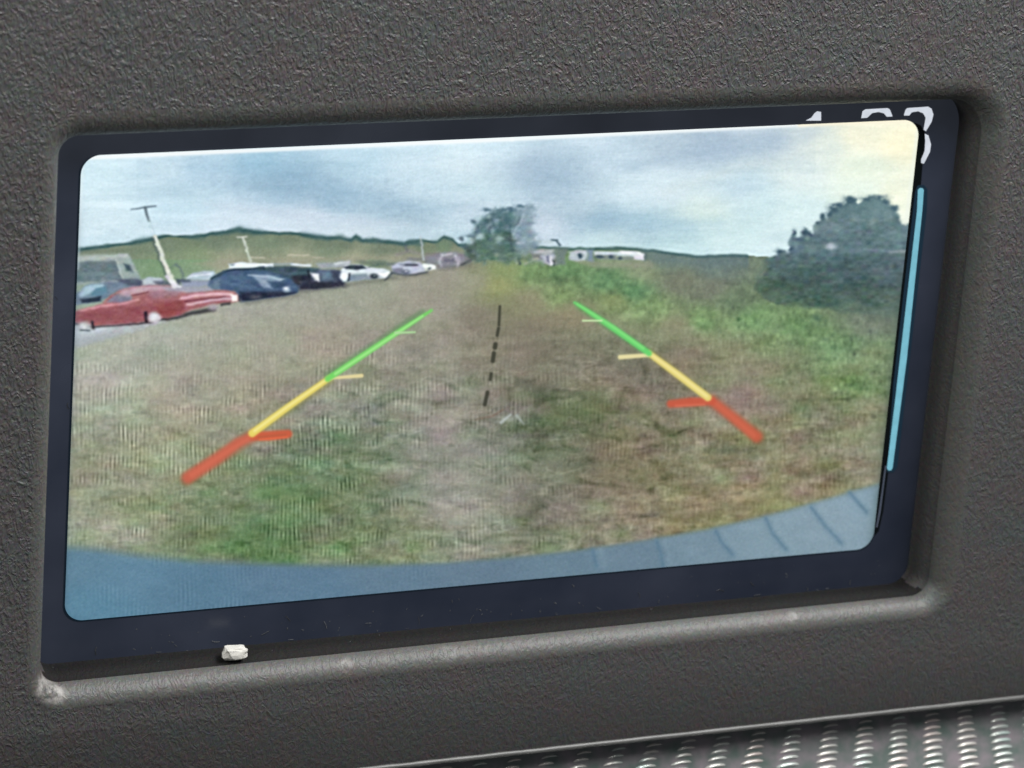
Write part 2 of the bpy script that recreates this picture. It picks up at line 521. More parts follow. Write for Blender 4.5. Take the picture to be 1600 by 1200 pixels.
def vnoise(sx, sy, seed, ch=None):
    """smooth noise with cell size sx, sy; about -1..1"""
    r = np.random.default_rng(seed)
    gw, gh = int(CW / sx) + 4, int(CH / sy) + 4
    gshape = (gh, gw) if ch is None else (gh, gw, ch)
    g = r.normal(0, 1, gshape).astype(np.float32)
    fx = (xx - CX0) / sx; fy = (yy - CY0) / sy
    ix = fx.astype(int); iy = fy.astype(int)
    tx = fx - ix; ty = fy - iy
    tx = tx * tx * (3 - 2 * tx); ty = ty * ty * (3 - 2 * ty)
    if ch is not None: tx = tx[..., None]; ty = ty[..., None]
    a = g[iy, ix] * (1 - tx) + g[iy, ix + 1] * tx
    b = g[iy + 1, ix] * (1 - tx) + g[iy + 1, ix + 1] * tx
    return a * (1 - ty) + b * ty

def wnoise(sx, sy, seed, amt):
    """smooth noise read at wandering coordinates, which gives curled tufts"""
    r = np.random.default_rng(seed)
    gw, gh = int(CW / sx) + 12, int(CH / sy) + 12
    g = r.normal(0, 1, (gh, gw)).astype(np.float32)
    fx = (xx - CX0) / sx + vnoise(sx * 2.0, sy * 1.8, seed + 500) * amt + 4
    fy = (yy - CY0) / sy + vnoise(sx * 2.0, sy * 1.8, seed + 501) * amt + 4
    fx = np.clip(fx, 0, gw - 2.01); fy = np.clip(fy, 0, gh - 2.01)
    ix = fx.astype(int); iy = fy.astype(int); tx = fx - ix; ty = fy - iy
    tx = tx * tx * (3 - 2 * tx); ty = ty * ty * (3 - 2 * ty)
    a = g[iy, ix] * (1 - tx) + g[iy, ix + 1] * tx
    b = g[iy + 1, ix] * (1 - tx) + g[iy + 1, ix + 1] * tx
    return a * (1 - ty) + b * ty

def field(ctrl, s):
    """smooth colour field from control points x, y, (r, g, b)"""
    st = 8
    gx = xx[::st, ::st]; gy = yy[::st, ::st]
    num = np.zeros(gx.shape + (3,), np.float32); den = np.zeros(gx.shape, np.float32) + 1e-9
    for x, y, c in ctrl:
        w = 1.0 / (((gx - x) ** 2 + ((gy - y) * 1.6) ** 2) / (s * s) + 0.15) ** 1.7
        num += w[..., None] * np.array(c, np.float32); den += w
    g = num / den[..., None]
    fx = (xx - CX0) / st; fy = (yy - CY0) / st
    ix = np.minimum(fx.astype(int), g.shape[1] - 2); iy = np.minimum(fy.astype(int), g.shape[0] - 2)
    tx = np.clip(fx - ix, 0, 1)[..., None]; ty = np.clip(fy - iy, 0, 1)[..., None]
    return (g[iy, ix] * (1 - tx) + g[iy, ix + 1] * tx) * (1 - ty) + (g[iy + 1, ix] * (1 - tx) + g[iy + 1, ix + 1] * tx) * ty

def box(pts, m):
    xs = [p[0] for p in pts]; ys = [p[1] for p in pts]
    a = max(0, int(min(xs) - m - CX0)); b = min(CW, int(max(xs) + m - CX0) + 1)
    c_ = max(0, int(min(ys) - m - CY0)); d = min(CH, int(max(ys) + m - CY0) + 1)
    return slice(c_, d), slice(a, b)

def sd_poly(pts, sl):
    X = xx[sl]; Y = yy[sl]
    inside = np.zeros(X.shape, bool); d = np.full(X.shape, 1e9, np.float32)
    nP = len(pts)
    for i in range(nP):
        x1, y1 = pts[i]; x2, y2 = pts[(i + 1) % nP]
        ex, ey = x2 - x1, y2 - y1
        L2 = ex * ex + ey * ey + 1e-9
        t = np.clip(((X - x1) * ex + (Y - y1) * ey) / L2, 0, 1)
        d = np.minimum(d, (X - x1 - t * ex) ** 2 + (Y - y1 - t * ey) ** 2)
        if abs(y2 - y1) > 1e-9:
            cond = ((y1 > Y) != (y2 > Y)) & (X < ex * (Y - y1) / ey + x1)
            inside ^= cond
    d = np.sqrt(d)
    return np.where(inside, -d, d)

def put(sl, m, color, reg=None, thr=0.5):
    c_ = np.array(color, np.float32)
    IMG[sl] = IMG[sl] * (1 - m[..., None]) + c_ * m[..., None]
    if reg is not None:
        R = REG[sl]; R[m > thr] = reg; REG[sl] = R

def region(name, label):
    REGN.append((name, label)); return len(REGN) - 1

def poly(pts, color, soft=1.2, reg=None, alpha=1.0, wob=0.0):
    sl = box(pts, 4 * soft + 2 + wob * 3)
    d = sd_poly(pts, sl)
    if wob: d = d + WOB[sl] * wob
    m = alpha / (1 + np.exp(np.clip(d / (soft * 0.55), -30, 30)))
    put(sl, m.astype(np.float32), color, reg, 0.5 * alpha)

def line(pts, widths, color, soft=1.0, reg=None, alpha=1.0):
    if not isinstance(widths, (list, tuple)): widths = [widths] * len(pts)
    sl = box(pts, max(widths) + 4 * soft + 2)
    X = xx[sl]; Y = yy[sl]; d = np.full(X.shape, 1e9, np.float32)
    for i in range(len(pts) - 1):
        x1, y1 = pts[i]; x2, y2 = pts[i + 1]
        ex, ey = x2 - x1, y2 - y1
        t = np.clip(((X - x1) * ex + (Y - y1) * ey) / (ex * ex + ey * ey + 1e-9), 0, 1)
        w = (widths[i] * (1 - t) + widths[i + 1] * t) / 2
        d = np.minimum(d, np.hypot(X - x1 - t * ex, Y - y1 - t * ey) - w)
    m = alpha / (1 + np.exp(np.clip(d / (soft * 0.5), -30, 30)))
    put(sl, m.astype(np.float32), color, reg, 0.5 * alpha)

def blob(x, y, rx, ry, color, alpha=1.0, soft=0.35, reg=None, rot=0.0, wob=0.0):
    sl = box([(x - rx * 1.6 - ry, y - ry * 1.6 - rx * abs(math.sin(rot))), (x + rx * 1.6 + ry, y + ry * 1.6 + rx * abs(math.sin(rot)))], 4)
    X = xx[sl] - x; Y = yy[sl] - y
    c_, s = math.cos(rot), math.sin(rot)
    r = np.hypot((X * c_ + Y * s) / rx, (-X * s + Y * c_) / ry)
    if wob: r = r + WOB[sl] * wob
    m = alpha / (1 + np.exp(np.clip((r - 1) / (soft * 0.5), -30, 30)))
    put(sl, m.astype(np.float32), color, reg, 0.5 * alpha)

WOB = vnoise(9, 7, 3) * 0.6 + vnoise(4, 4, 4) * 0.4

# --- sky
sky = field([
    (150, 262, (199, 224, 236)), (150, 340, (196, 219, 231)), (190, 375, (186, 211, 224)), (245, 262, (190, 216, 231)),
    (300, 320, (180, 208, 224)), (330, 268, (176, 206, 226)), (400, 262, (150, 190, 214)), (450, 288, (141, 178, 203)),
    (520, 308, (151, 185, 208)), (600, 322, (167, 196, 214)), (480, 340, (190, 207, 224)), (360, 345, (190, 210, 226)),
    (420, 352, (192, 210, 226)), (560, 362, (190, 208, 222)), (560, 262, (180, 210, 228)), (640, 280, (186, 211, 226)),
    (640, 245, (190, 215, 230)), (720, 250, (196, 219, 231)), (650, 345, (170, 196, 211)), (700, 365, (190, 214, 226)),
    (760, 290, (190, 214, 226)), (835, 262, (163, 187, 207)), (870, 290, (164, 189, 208)), (740, 330, (184, 205, 220)),
    (850, 350, (192, 208, 224)), (943, 342, (158, 188, 205)), (900, 335, (172, 196, 212)), (1000, 350, (172, 202, 214)),
    (960, 245, (186, 208, 224)), (1117, 228, (166, 187, 207)), (1200, 218, (170, 190, 208)), (1250, 208, (190, 205, 212)),
    (1033, 293, (196, 217, 228)), (1100, 330, (202, 222, 220)), (1167, 367, (190, 216, 222)), (1060, 375, (180, 210, 218)),
    (950, 375, (188, 214, 222)), (1160, 290, (178, 204, 218)), (1180, 325, (188, 214, 222)), (1050, 240, (178, 198, 214)),
    (1345, 215, (228, 229, 208)), (1405, 225, (236, 233, 205)), (1350, 260, (218, 230, 215)), (1350, 300, (216, 230, 220)),
    (1250, 270, (203, 219, 221)), (1250, 330, (198, 221, 226)), (1200, 375, (196, 219, 226)), (1400, 300, (228, 233, 214)),
    (1290, 230, (208, 220, 214)), (990, 310, (186, 210, 223)), (780, 240, (192, 216, 230)),
], 30)
IMG[:] = sky + np.array((19, 18, 15), np.float32)
# wispy cloud streaks, stretched sideways and slightly tilted
IMG += (vnoise(90, 16, 11) * 3.5 + vnoise(45, 9, 12) * 2.5 + vnoise(22, 5, 14) * 1.5)[..., None] * np.array([1.1, 0.9, 0.8], np.float32)
IMG += (vnoise(150, 40, 15) * 3.0)[..., None]
for (x, y, rx, ry, a_) in ((430, 282, 120, 20, 0.46), (560, 312, 110, 16, 0.42), (655, 345, 60, 12, 0.40), (945, 345, 80, 14, 0.45), (1110, 232, 90, 16, 0.38), (860, 275, 50, 22, 0.40)):
    blob(x, y, rx, ry, (146, 172, 192), a_, 1.3, rot=0.12, wob=0.35)
for (x, y, rx, ry, a_) in ((500, 355, 110, 12, 0.4), (1040, 300, 80, 16, 0.4), (250, 360, 90, 14, 0.3), (720, 260, 60, 14, 0.4)):
    blob(x, y, rx, ry, (214, 228, 236), a_, 1.3, rot=0.05, wob=0.35)
# soft dark bank across the left and centre
for a in ([(300, 262), (420, 268), (520, 296), (610, 318), (700, 330)], [(900, 352), (960, 340), (1030, 352), (1120, 350)]):
    line(a, [10, 24, 26, 16, 6][:len(a)], (150, 188, 212), 9, alpha=0.28)
line([(320, 318), (430, 332), (560, 345), (640, 352)], [6, 12, 12, 6], (202, 216, 230), 6, alpha=0.45)
line([(1040, 300), (1150, 262), (1290, 236)], [8, 16, 10], (212, 226, 226), 9, alpha=0.45)
line([(980, 262), (1090, 240), (1230, 214)], [8, 22, 10], (172, 194, 214), 8, alpha=0.35)
blob(850, 270, 60, 26, (168, 194, 214), 0.40, 0.8)

sky_img = IMG.copy()
SKY = region('pictured_sky', 'pale blue cloudy sky in the camera picture')
REG[:] = SKY

# --- distant ground and field: everything below the horizon
hor = [(90, 392), (125, 388), (160, 384), (200, 379), (235, 372), (262, 367), (300, 369), (330, 364), (352, 362), (372, 357), (395, 361),
       (420, 362), (467, 364), (510, 371), (530, 370), (550, 374), (557, 368), (567, 375), (583, 373), (633, 380), (640, 377), (660, 375),
       (683, 377), (693, 369), (707, 373), (717, 382), (730, 382), (760, 380), (830, 384), (852, 386), (890, 388), (927, 388), (965, 387),
       (995, 388), (1025, 392), (1040, 394), (1087, 400), (1143, 398), (1200, 401), (1240, 403), (1450, 400)]
ground = field([
    # hill flank and far fields
    (150, 396, (128, 142, 128)), (250, 385, (112, 132, 112)), (250, 415, (116, 138, 104)), (340, 378, (108, 128, 112)), (310, 395, (120, 146, 108)),
    (420, 380, (112, 136, 112)), (420, 397, (128, 138, 116)), (520, 388, (112, 134, 112)), (600, 392, (110, 128, 112)), (660, 390, (118, 138, 108)),
    (460, 407, (156, 156, 134)), (560, 402, (160, 160, 138)), (620, 402, (156, 156, 136)), (360, 408, (150, 150, 128)), (640, 406, (150, 148, 132)),
    (700, 400, (138, 144, 124)), (580, 412, (122, 138, 112)),
    # near left field
    (150, 560, (152, 154, 136)), (160, 620, (150, 152, 130)), (150, 700, (142, 144, 122)), (150, 780, (138, 142, 120)), (150, 840, (142, 146, 124)),
    (250, 530, (148, 152, 134)), (350, 500, (150, 150, 134)), (450, 480, (150, 148, 134)), (300, 600, (146, 144, 124)), (400, 560, (146, 144, 126)),
    (560, 470, (150, 148, 134)), (640, 440, (152, 148, 134)), (700, 430, (152, 148, 132)), (500, 530, (148, 140, 122)), (600, 540, (142, 136, 120)),
    (680, 480, (148, 142, 128)), (740, 440, (150, 148, 126)), (740, 500, (138, 128, 114)), (820, 520, (134, 124, 110)), (880, 560, (132, 126, 110)),
    (250, 700, (140, 142, 118)), (240, 800, (128, 134, 104)), (300, 850, (108, 124, 84)), (200, 850, (136, 138, 114)), (400, 840, (92, 118, 74)),
    (450, 780, (96, 120, 80)), (520, 700, (104, 120, 90)), (500, 640, (128, 128, 108)), (560, 760, (106, 122, 88)), (600, 680, (118, 122, 104)),
    (640, 620, (136, 134, 118)), (620, 830, (116, 124, 96)), (560, 850, (108, 120, 86)), (700, 760, (138, 138, 128)), (700, 640, (134, 128, 114)),
    (680, 700, (134, 134, 120)), (740, 820, (130, 132, 116)), (780, 720, (128, 132, 118)), (780, 600, (138, 132, 118)), (820, 650, (118, 120, 106)),
    (880, 650, (98, 112, 80)), (880, 720, (110, 118, 96)), (840, 780, (120, 122, 106)), (900, 820, (128, 126, 104)), (960, 700, (128, 118, 94)),
    (960, 620, (122, 118, 96)), (980, 780, (128, 122, 96)), (1000, 680, (120, 116, 94)), (1080, 720, (128, 124, 98)), (1080, 800, (130, 124, 92)),
    (1180, 780, (134, 128, 98)), (1200, 700, (134, 128, 104)), (1280, 740, (136, 130, 102)), (1340, 720, (134, 130, 106)), (1340, 640, (128, 132, 102)),
    (940, 540, (126, 122, 104)), (1000, 580, (118, 114, 96)), (1080, 560, (134, 122, 104)), (1160, 620, (138, 128, 112)), (1240, 640, (130, 128, 100)),
    (400, 640, (142, 138, 116)), (350, 760, (118, 130, 96)), (300, 660, (146, 142, 120)),
    # green weeds on the right
    (740, 415, (140, 144, 112)), (790, 425, (136, 152, 98)), (780, 445, (152, 158, 100)), (830, 425, (112, 146, 92)), (880, 430, (98, 140, 90)),
    (950, 440, (98, 142, 96)), (990, 455, (94, 142, 96)), (870, 460, (124, 150, 96)), (830, 470, (146, 140, 112)), (960, 470, (132, 146, 96)),
    (1020, 480, (120, 148, 96)), (1010, 425, (132, 146, 114)), (1040, 410, (110, 128, 116)), (1060, 440, (116, 120, 104)), (1120, 420, (104, 122, 118)),
    (1110, 450, (116, 122, 108)), (1150, 470, (104, 126, 98)), (1100, 500, (118, 150, 98)), (1180, 500, (112, 150, 98)), (1250, 520, (110, 148, 96)),
    (1320, 540, (108, 146, 98)), (1370, 560, (114, 140, 94)), (1200, 540, (122, 144, 98)), (1300, 590, (116, 138, 90)), (1350, 600, (112, 136, 90)),
    (1140, 550, (132, 138, 104)), (1060, 510, (134, 132, 104)), (1240, 590, (130, 136, 104)), (1360, 510, (112, 126, 108)), (1380, 480, (96, 116, 108)),
    (1200, 580, (130, 128, 102)), (900, 490, (144, 134, 108)),
], 26)
gm = np.zeros((CH, CW), np.float32)
hx = np.array([p[0] for p in hor], float); hy = np.array([p[1] for p in hor], float)
hh = np.interp(xx[0], hx, hy).astype(np.float32)[None, :]
gm = 1 / (1 + np.exp(np.clip((hh - yy) / 0.8, -30, 30)))
# grass texture: coarse clumps, blades, and the screen's fine upright moire
near = np.clip((yy - 400) / 260, 0.12, 1)
clump = vnoise(46, 15, 21) * 5 + vnoise(22, 8, 22) * 5.5 + vnoise(9, 4, 23) * 4.5
blade = vnoise(3.2, 9, 24) * 5.5 + vnoise(2.2, 3, 25) * 3
huev = vnoise(60, 22, 26, 3) * np.array([6, 5, 5], np.float32) + vnoise(26, 11, 27, 3) * np.array([6.5, 4.5, 6], np.float32)
huev += vnoise(11, 6, 28, 3) * np.array([4, 3, 4], np.float32)
moire_env = np.clip(vnoise(38, 16, 29) * 0.7 + 0.35, 0, 1.6)
phase = xx * (2 * math.pi / 6.7) + vnoise(80, 40, 30) * 1.3
left = np.clip((1080 - xx) / 500, 0.12, 1) * np.clip((yy - 480) / 160, 0.05, 1)
moire = np.sin(phase) * moire_env * 23.0 * left * np.clip(0.6 + 0.6 * vnoise(5, 13, 31), 0, 1.6)
gt = (clump * near + blade * (0.35 + 0.65 * near) + moire)
G = ground + np.array((6, 10, 10), np.float32) * np.clip(1.5 - (xx - 100) / 900, 0.35, 1.4)[..., None] + huev * 0.30 * near[..., None] + gt[..., None] * np.array([1.0, 1.0, 0.95], np.float32)
# pale straw and dark tufts
tuft = np.clip(vnoise(15, 7, 32) - 1.05, 0, 1) * near
G = G * (1 - 0.12 * tuft[..., None])
straw = np.clip(vnoise(13, 5, 33) - 1.0, 0, 1) * near
G = G + straw[..., None] * np.array([15, 14, 12], np.float32)
G += (vnoise(70, 30, 36) * 3.5 * near)[..., None] + (vnoise(40, 22, 37) * near)[..., None] * np.array([-2.8, 2.4, -2.8], np.float32)
# worn pale track up the middle, darker trodden ground right of it, darker wooded flank of the hill
def seg(pts, w):
    d = np.full(xx.shape, 1e9, np.float32)
    for (x1, y1), (x2, y2) in zip(pts[:-1], pts[1:]):
        ex, ey = x2 - x1, y2 - y1
        t = np.clip(((xx - x1) * ex + (yy - y1) * ey) / (ex * ex + ey * ey), 0, 1)
        d = np.minimum(d, np.hypot(xx - x1 - t * ex, yy - y1 - t * ey) / (w * (0.35 + 0.65 * np.clip((y1 + t * ey - 400) / 300, 0, 1))))
    return np.exp(-0.5 * (d * (1 + 0.25 * vnoise(40, 20, 221))) ** 2)[..., None]
m_ = seg([(705, 425), (690, 520), (690, 620), (700, 720), (745, 850)], 55) * 0.50
G = G * (1 - m_) + (G * 0.35 + np.array((160, 154, 144), np.float32) * 0.65) * m_
m_ = seg([(770, 490), (840, 570), (900, 660), (900, 760)], 75) * 0.62
G = G * (1 - m_) + (G * 0.55 + np.array((100, 96, 78), np.float32) * 0.45) * m_
m_ = seg([(130, 600), (300, 560), (500, 520), (640, 470)], 70) * 0.45
G = G * (1 - m_) + (G * 0.5 + np.array((162, 154, 138), np.float32) * 0.5) * m_
m_ = seg([(120, 760), (260, 720), (380, 650)], 60) * 0.40
G = G * (1 - m_) + (G * 0.5 + np.array((158, 146, 118), np.float32) * 0.5) * m_
m_ = (np.exp(-0.5 * ((yy - hh - 9) / 10.0) ** 2) * (xx < 735) * (0.6 + 0.2 * vnoise(30, 9, 222)))[..., None] * 0.62
G = G * (1 - m_) + np.array((94, 114, 100), np.float32) * m_
# curled dark tufts and thin pale stalks, strongest in the middle and right of the meadow
cen = np.clip((xx - 380) / 260, 0.30, 1) * near * (1 - 0.45 * np.clip((xx - 1020) / 150, 0, 1))
w1 = wnoise(30, 15, 211, 0.8); w2 = wnoise(15, 8, 212, 0.8); w3 = wnoise(24, 11, 213, 1.0)
G += (-(np.clip(w1 - 0.15, 0, 2) * 17 + np.clip(w2 - 0.3, 0, 2) * 13) * cen)[..., None] * np.array([1.0, 0.86, 0.95], np.float32)
G += (np.clip(-w1 - 0.2, 0, 2) * 13 * cen)[..., None] * np.array([1.0, 0.97, 0.9], np.float32)
stalk = np.clip(1 - np.abs(w3) * 5.5, 0, 1) * np.clip(vnoise(30, 14, 214) + 0.3, 0, 1.4)
G += (stalk * 14 * cen)[..., None]
stalk = np.clip(1 - np.abs(w2 + 0.2) * 5, 0, 1) * np.clip(vnoise(40, 18, 215) + 0.1, 0, 1.4)
G += (stalk * 9 * cen)[..., None]
# calmer colour: less pink in the soil, hazier hills and weeds
G += (np.clip((760 - xx) / 500, 0, 1) * np.clip((720 - yy) / 150, 0, 1) * np.clip((yy - 410) / 40, 0, 1))[..., None] * np.array([11, 11, 14], np.float32)
lum = G.mean(-1, keepdims=True)
kk = (np.where((xx < 735) & (yy < 406), 0.42, 0.0) + np.clip((xx - 740) / 60, 0, 1) * np.clip((620 - yy) / 60, 0, 1) * 0.20)[..., None]
G = G * (1 - kk) + (lum * np.array([1.03, 1.05, 0.86], np.float32) + 3) * kk
G += np.clip((yy - 470) / 80, 0, 1)[..., None] * np.array([1.0, 0.0, 1.5], np.float32)
# weeds: livelier texture in the green band
gb = np.clip((G[..., 1] - G[..., 0]) / 26, 0, 1) * np.clip((xx - 760) / 60, 0, 1) * np.clip((660 - yy) / 40, 0, 1)
G += (gb * (vnoise(5, 6, 34) * 7 + vnoise(12, 9, 35) * 6))[..., None] * np.array([1, 1.15, 0.8], np.float32)
IMG[:] = IMG * (1 - gm[..., None]) + G * gm[..., None]
REG[gm > 0.5] = 0

# --- hills on the left and the low ridge on the right
HILL = region('pictured_hill', 'green hill with dark tree line behind the parked cars in the picture')
hill_low = [(90, 470), (125, 470), (330, 425), (372, 412), (420, 404), (520, 402), (620, 398), (700, 400), (730, 402)]
lx = np.array([p[0] for p in hill_low], float); ly = np.array([p[1] for p in hill_low], float)
lowline = np.interp(xx[0], lx, ly)[None, :]
hm = (yy > hh) & (yy < lowline) & (xx < 730)
REG[hm] = HILL
ridge_c = np.array((52, 88, 92), np.float32)
thick = 2.3 + 1.6 * np.clip(vnoise(26, 400, 41), -1, 1.5)
rm = np.exp(-0.5 * ((yy - hh - 1.5) / np.maximum(thick, 0.9)) ** 2) * 0.85 * (xx < 735)
rm += np.exp(-0.5 * ((yy - hh - 1.2) / 2.0) ** 2) * 0.75 * (xx >= 735)
rm = np.clip(rm, 0, 1)[..., None]
IMG[:] = IMG * (1 - rm) + (ridge_c + np.array((8, 6, 6)) * vnoise(12, 4, 42)[..., None]) * rm
far = (np.exp(-0.5 * ((yy - hh - 9) / 8.0) ** 2) * 0.5 * (xx > 1000) * (yy > hh))[..., None]
IMG[:] = IMG * (1 - far) + np.array((96, 118, 126), np.float32) * far
for (x, y, r) in ((374, 357, 5), (530, 368, 9), (557, 370, 6), (640, 378, 5), (655, 377, 8), (694, 375, 13), (583, 374, 6), (310, 368, 9)):
    blob(x, y + r * 0.3, r, r * 0.62, (74, 106, 104), 0.7 if r < 9 else 0.45, 0.5, HILL, wob=0.2)
blob(694, 386, 11, 10, (116, 138, 112), 0.9, 0.4)
poly([(300, 412), (345, 404), (470, 402), (600, 399), (690, 398), (690, 404), (600, 407), (470, 412), (350, 420)], (160, 158, 138), 3, alpha=0.55, wob=1.2)
line([(450, 399), (482, 399)], 2.4, (196, 192, 172), 1.0, alpha=0.8)
line([(392, 402), (412, 403)], 2.2, (190, 188, 170), 1.0, alpha=0.8)
line([(488, 402), (505, 402)], 1.8, (186, 182, 164), 1.0, alpha=0.7)

# --- grey gravel lane by the red car
LANE = region('pictured_gravel_lane', 'pale grey gravel under the red car in the picture')
poly([(95, 500), (250, 492), (300, 488), (252, 504), (215, 516), (170, 529), (95, 550)], (170, 178, 182), 3.2, LANE, wob=1.4)
poly([(95, 512), (180, 509), (150, 522), (95, 534)], (188, 200, 208), 4, alpha=0.8)

# --- trailers and parked vehicles, left to right
CAMP = region('pictured_camper', 'pale green camper shell at the left edge of the picture')
poly([(95, 408), (132, 401), (168, 399), (199, 396), (205, 402), (219, 434), (216, 442), (95, 446)], (152, 172, 168), 1.6, CAMP, wob=0.6)
poly([(95, 402), (130, 398), (198, 396), (202, 402), (150, 407), (95, 411)], (172, 184, 176), 2.0, alpha=0.8)
poly([(95, 412), (140, 408), (180, 408), (192, 436), (95, 440)], (104, 124, 132), 2.0)
poly([(95, 428), (150, 424), (186, 428), (190, 438), (95, 441)], (112, 134, 142), 2.0, alpha=0.8)
poly([(193, 412), (203, 414), (207, 425), (198, 424)], (72, 94, 108), 1.6)
line([(181, 406), (193, 437)], 2.5, (178, 194, 188), 1.2, alpha=0.8)
BLUE = region('pictured_blue_car', 'light blue car behind the red car at the left of the picture')
poly([(95, 462), (126, 456), (135, 446), (160, 441), (200, 438), (238, 440), (238, 452), (180, 458), (160, 470), (128, 476), (95, 478)], (112, 134, 156), 2.0, BLUE)
poly([(122, 460), (134, 447), (160, 443), (163, 447), (142, 458), (128, 464)], (160, 194, 212), 2.0)
poly([(140, 462), (150, 450), (166, 447), (168, 458), (156, 463)], (98, 142, 168), 1.8)
poly([(124, 468), (158, 463), (158, 471), (128, 474)], (58, 74, 92), 1.4)
poly([(180, 436), (214, 436), (236, 442), (236, 448), (200, 446)], (88, 96, 118), 2.0, alpha=0.9)
WHT0 = region('pictured_white_car', 'white car roof behind the red car in the picture')
poly([(222, 437), (232, 433), (252, 434), (258, 440), (250, 446), (224, 446)], (176, 190, 202), 1.6, WHT0)
poly([(240, 440), (256, 438), (282, 440), (282, 448), (246, 448)], (84, 92, 108), 2.0, alpha=0.8)
line([(274, 413), (281, 418), (286, 428), (287, 438)], 2.5, (92, 108, 116), 1.4, alpha=0.7)
line([(264, 420), (274, 413)], 2.0, (104, 124, 120), 1.4, alpha=0.5)
WHT1 = region('pictured_white_car', 'small pale car beside the light pole in the picture')
poly([(290, 434), (300, 427), (318, 423), (334, 424), (338, 432), (330, 438), (292, 438)], (172, 192, 206), 1.5, WHT1)
line([(298, 432), (330, 428)], 2.2, (206, 220, 230), 1.0, alpha=0.9)
poly([(284, 438), (330, 438), (334, 447), (284, 450)], (150, 160, 182), 1.8)
poly([(276, 436), (296, 437), (296, 441), (276, 442)], (70, 82, 98), 1.5, alpha=0.8)
VAN = region('pictured_white_van', 'long white van roof above the dark blue cars in the picture')
poly([(357, 412), (372, 410), (428, 412), (428, 417), (392, 419), (358, 420)], (216, 228, 236), 1.2, VAN)
poly([(359, 412), (366, 412), (366, 415), (360, 416)], (128, 142, 156), 1.2, alpha=0.8)
line([(456, 413), (484, 415)], 4.0, (206, 220, 226), 1.2, VAN)
line([(430, 413), (456, 412)], 3.0, (150, 168, 176), 1.4, alpha=0.8)
TEAL = region('pictured_dark_car', 'dark teal car behind the blue one in the picture')
poly([(398, 422), (422, 416), (452, 416), (480, 418), (500, 419), (502, 428), (488, 440), (470, 446), (440, 440), (400, 430)], (66, 94, 106), 1.8, TEAL)
poly([(456, 430), (486, 430), (488, 446), (462, 452), (458, 440)], (60, 64, 78), 2.0)
poly([(430, 424), (462, 422), (480, 426), (460, 430)], (84, 116, 126), 2.0, alpha=0.8)
NAVY = region('pictured_dark_blue_car', 'dark blue car just right of the red car in the picture')
poly([(326, 452), (327, 440), (338, 432), (352, 424), (366, 421), (396, 420), (420, 423), (442, 430), (458, 438), (468, 450), (466, 458), (452, 462),
      (425, 464), (400, 468), (380, 471), (374, 464), (366, 456), (345, 453)], (74, 102, 136), 1.6, NAVY)
poly([(374, 456), (400, 456), (440, 455), (462, 458), (440, 463), (400, 469), (376, 472)], (48, 56, 78), 2.2)
line([(330, 436), (350, 424), (366, 421), (396, 420), (412, 418)], 3.2, (38, 62, 84), 1.4, alpha=0.9)
poly([(330, 446), (336, 438), (344, 438), (342, 452), (332, 452)], (104, 132, 156), 2.0, alpha=0.8)
poly([(348, 430), (384, 428), (392, 446), (372, 450), (346, 446)], (78, 110, 144), 2.6, alpha=0.8)
poly([(394, 430), (420, 429), (444, 436), (436, 440), (418, 439), (424, 450), (410, 450), (404, 440)], (142, 166, 192), 1.8, alpha=0.85)
line([(388, 430), (420, 433), (440, 437)], 2.0, (176, 196, 214), 1.2, alpha=0.7)
poly([(428, 442), (446, 442), (444, 452), (430, 450)], (60, 88, 122), 1.6, alpha=0.9)
blob(448, 452, 5.5, 4.2, (168, 188, 206), 1, 0.5)
blob(448, 451, 2.6, 1.8, (214, 224, 234), 1, 0.6)
blob(398, 464, 8, 3.5, (92, 96, 112), 0.8, 0.6)
DARK = region('pictured_dark_car', 'dark violet car with pale headlight beside the white coupe in the picture')
poly([(486, 428), (500, 422), (520, 421), (538, 423), (540, 440), (536, 446), (510, 450), (484, 452), (468, 452), (470, 440), (484, 438)], (84, 96, 122), 1.8, DARK)
poly([(470, 442), (500, 440), (536, 440), (536, 448), (500, 452), (468, 454)], (56, 58, 76), 2.2, alpha=0.9)
poly([(500, 424), (516, 422), (520, 436), (504, 438)], (112, 142, 168), 2.6, alpha=0.75)
poly([(486, 427), (498, 428), (500, 440), (492, 438)], (226, 228, 236), 1.5)
line([(482, 424), (484, 436)], 3.0, (50, 60, 74), 1.2)
poly([(494, 412), (520, 410), (548, 408), (546, 416), (520, 418), (500, 419)], (156, 168, 180), 2.0, TEAL, alpha=0.9)
line([(524, 412), (544, 409)], 3.2, (200, 206, 214), 1.5, alpha=0.8)
for (x, y, rx, ry, c_) in ((452, 424, 10, 4, (70, 84, 100)), (476, 436, 8, 6, (48, 56, 72)), (528, 434, 7, 7, (62, 72, 96)), (606, 428, 9, 4, (96, 104, 112)), (512, 446, 20, 3, (58, 60, 74)),
                           (592, 412, 14, 3.4, (92, 110, 98)), (618, 414, 10, 3, (104, 116, 120)), (648, 405, 12, 3, (120, 124, 130)), (575, 410, 12, 3, (108, 120, 108)), (671, 408, 9, 5, (104, 108, 118))):
    blob(x, y, rx, ry, c_, 0.75, 0.7, wob=0.4)
COUPE = region('pictured_white_car', 'white coupe in the middle of the parked row in the picture')
poly([(533, 420), (540, 414), (562, 413), (578, 418), (600, 420), (609, 423), (611, 429), (604, 434), (594, 436), (570, 436), (548, 440), (536, 440), (531, 434)], (204, 216, 224), 1.3, COUPE)
poly([(536, 417), (548, 414), (566, 414), (573, 420), (558, 422), (540, 420)], (70, 82, 98), 1.2)
poly([(546, 428), (572, 428), (578, 436), (552, 440), (544, 440)], (128, 148, 162), 1.8)
blob(584, 432, 6.5, 4.0, (42, 54, 68), 1, 0.45)
blob(585, 431, 2.6, 1.8, (118, 134, 140), 0.9, 0.5)
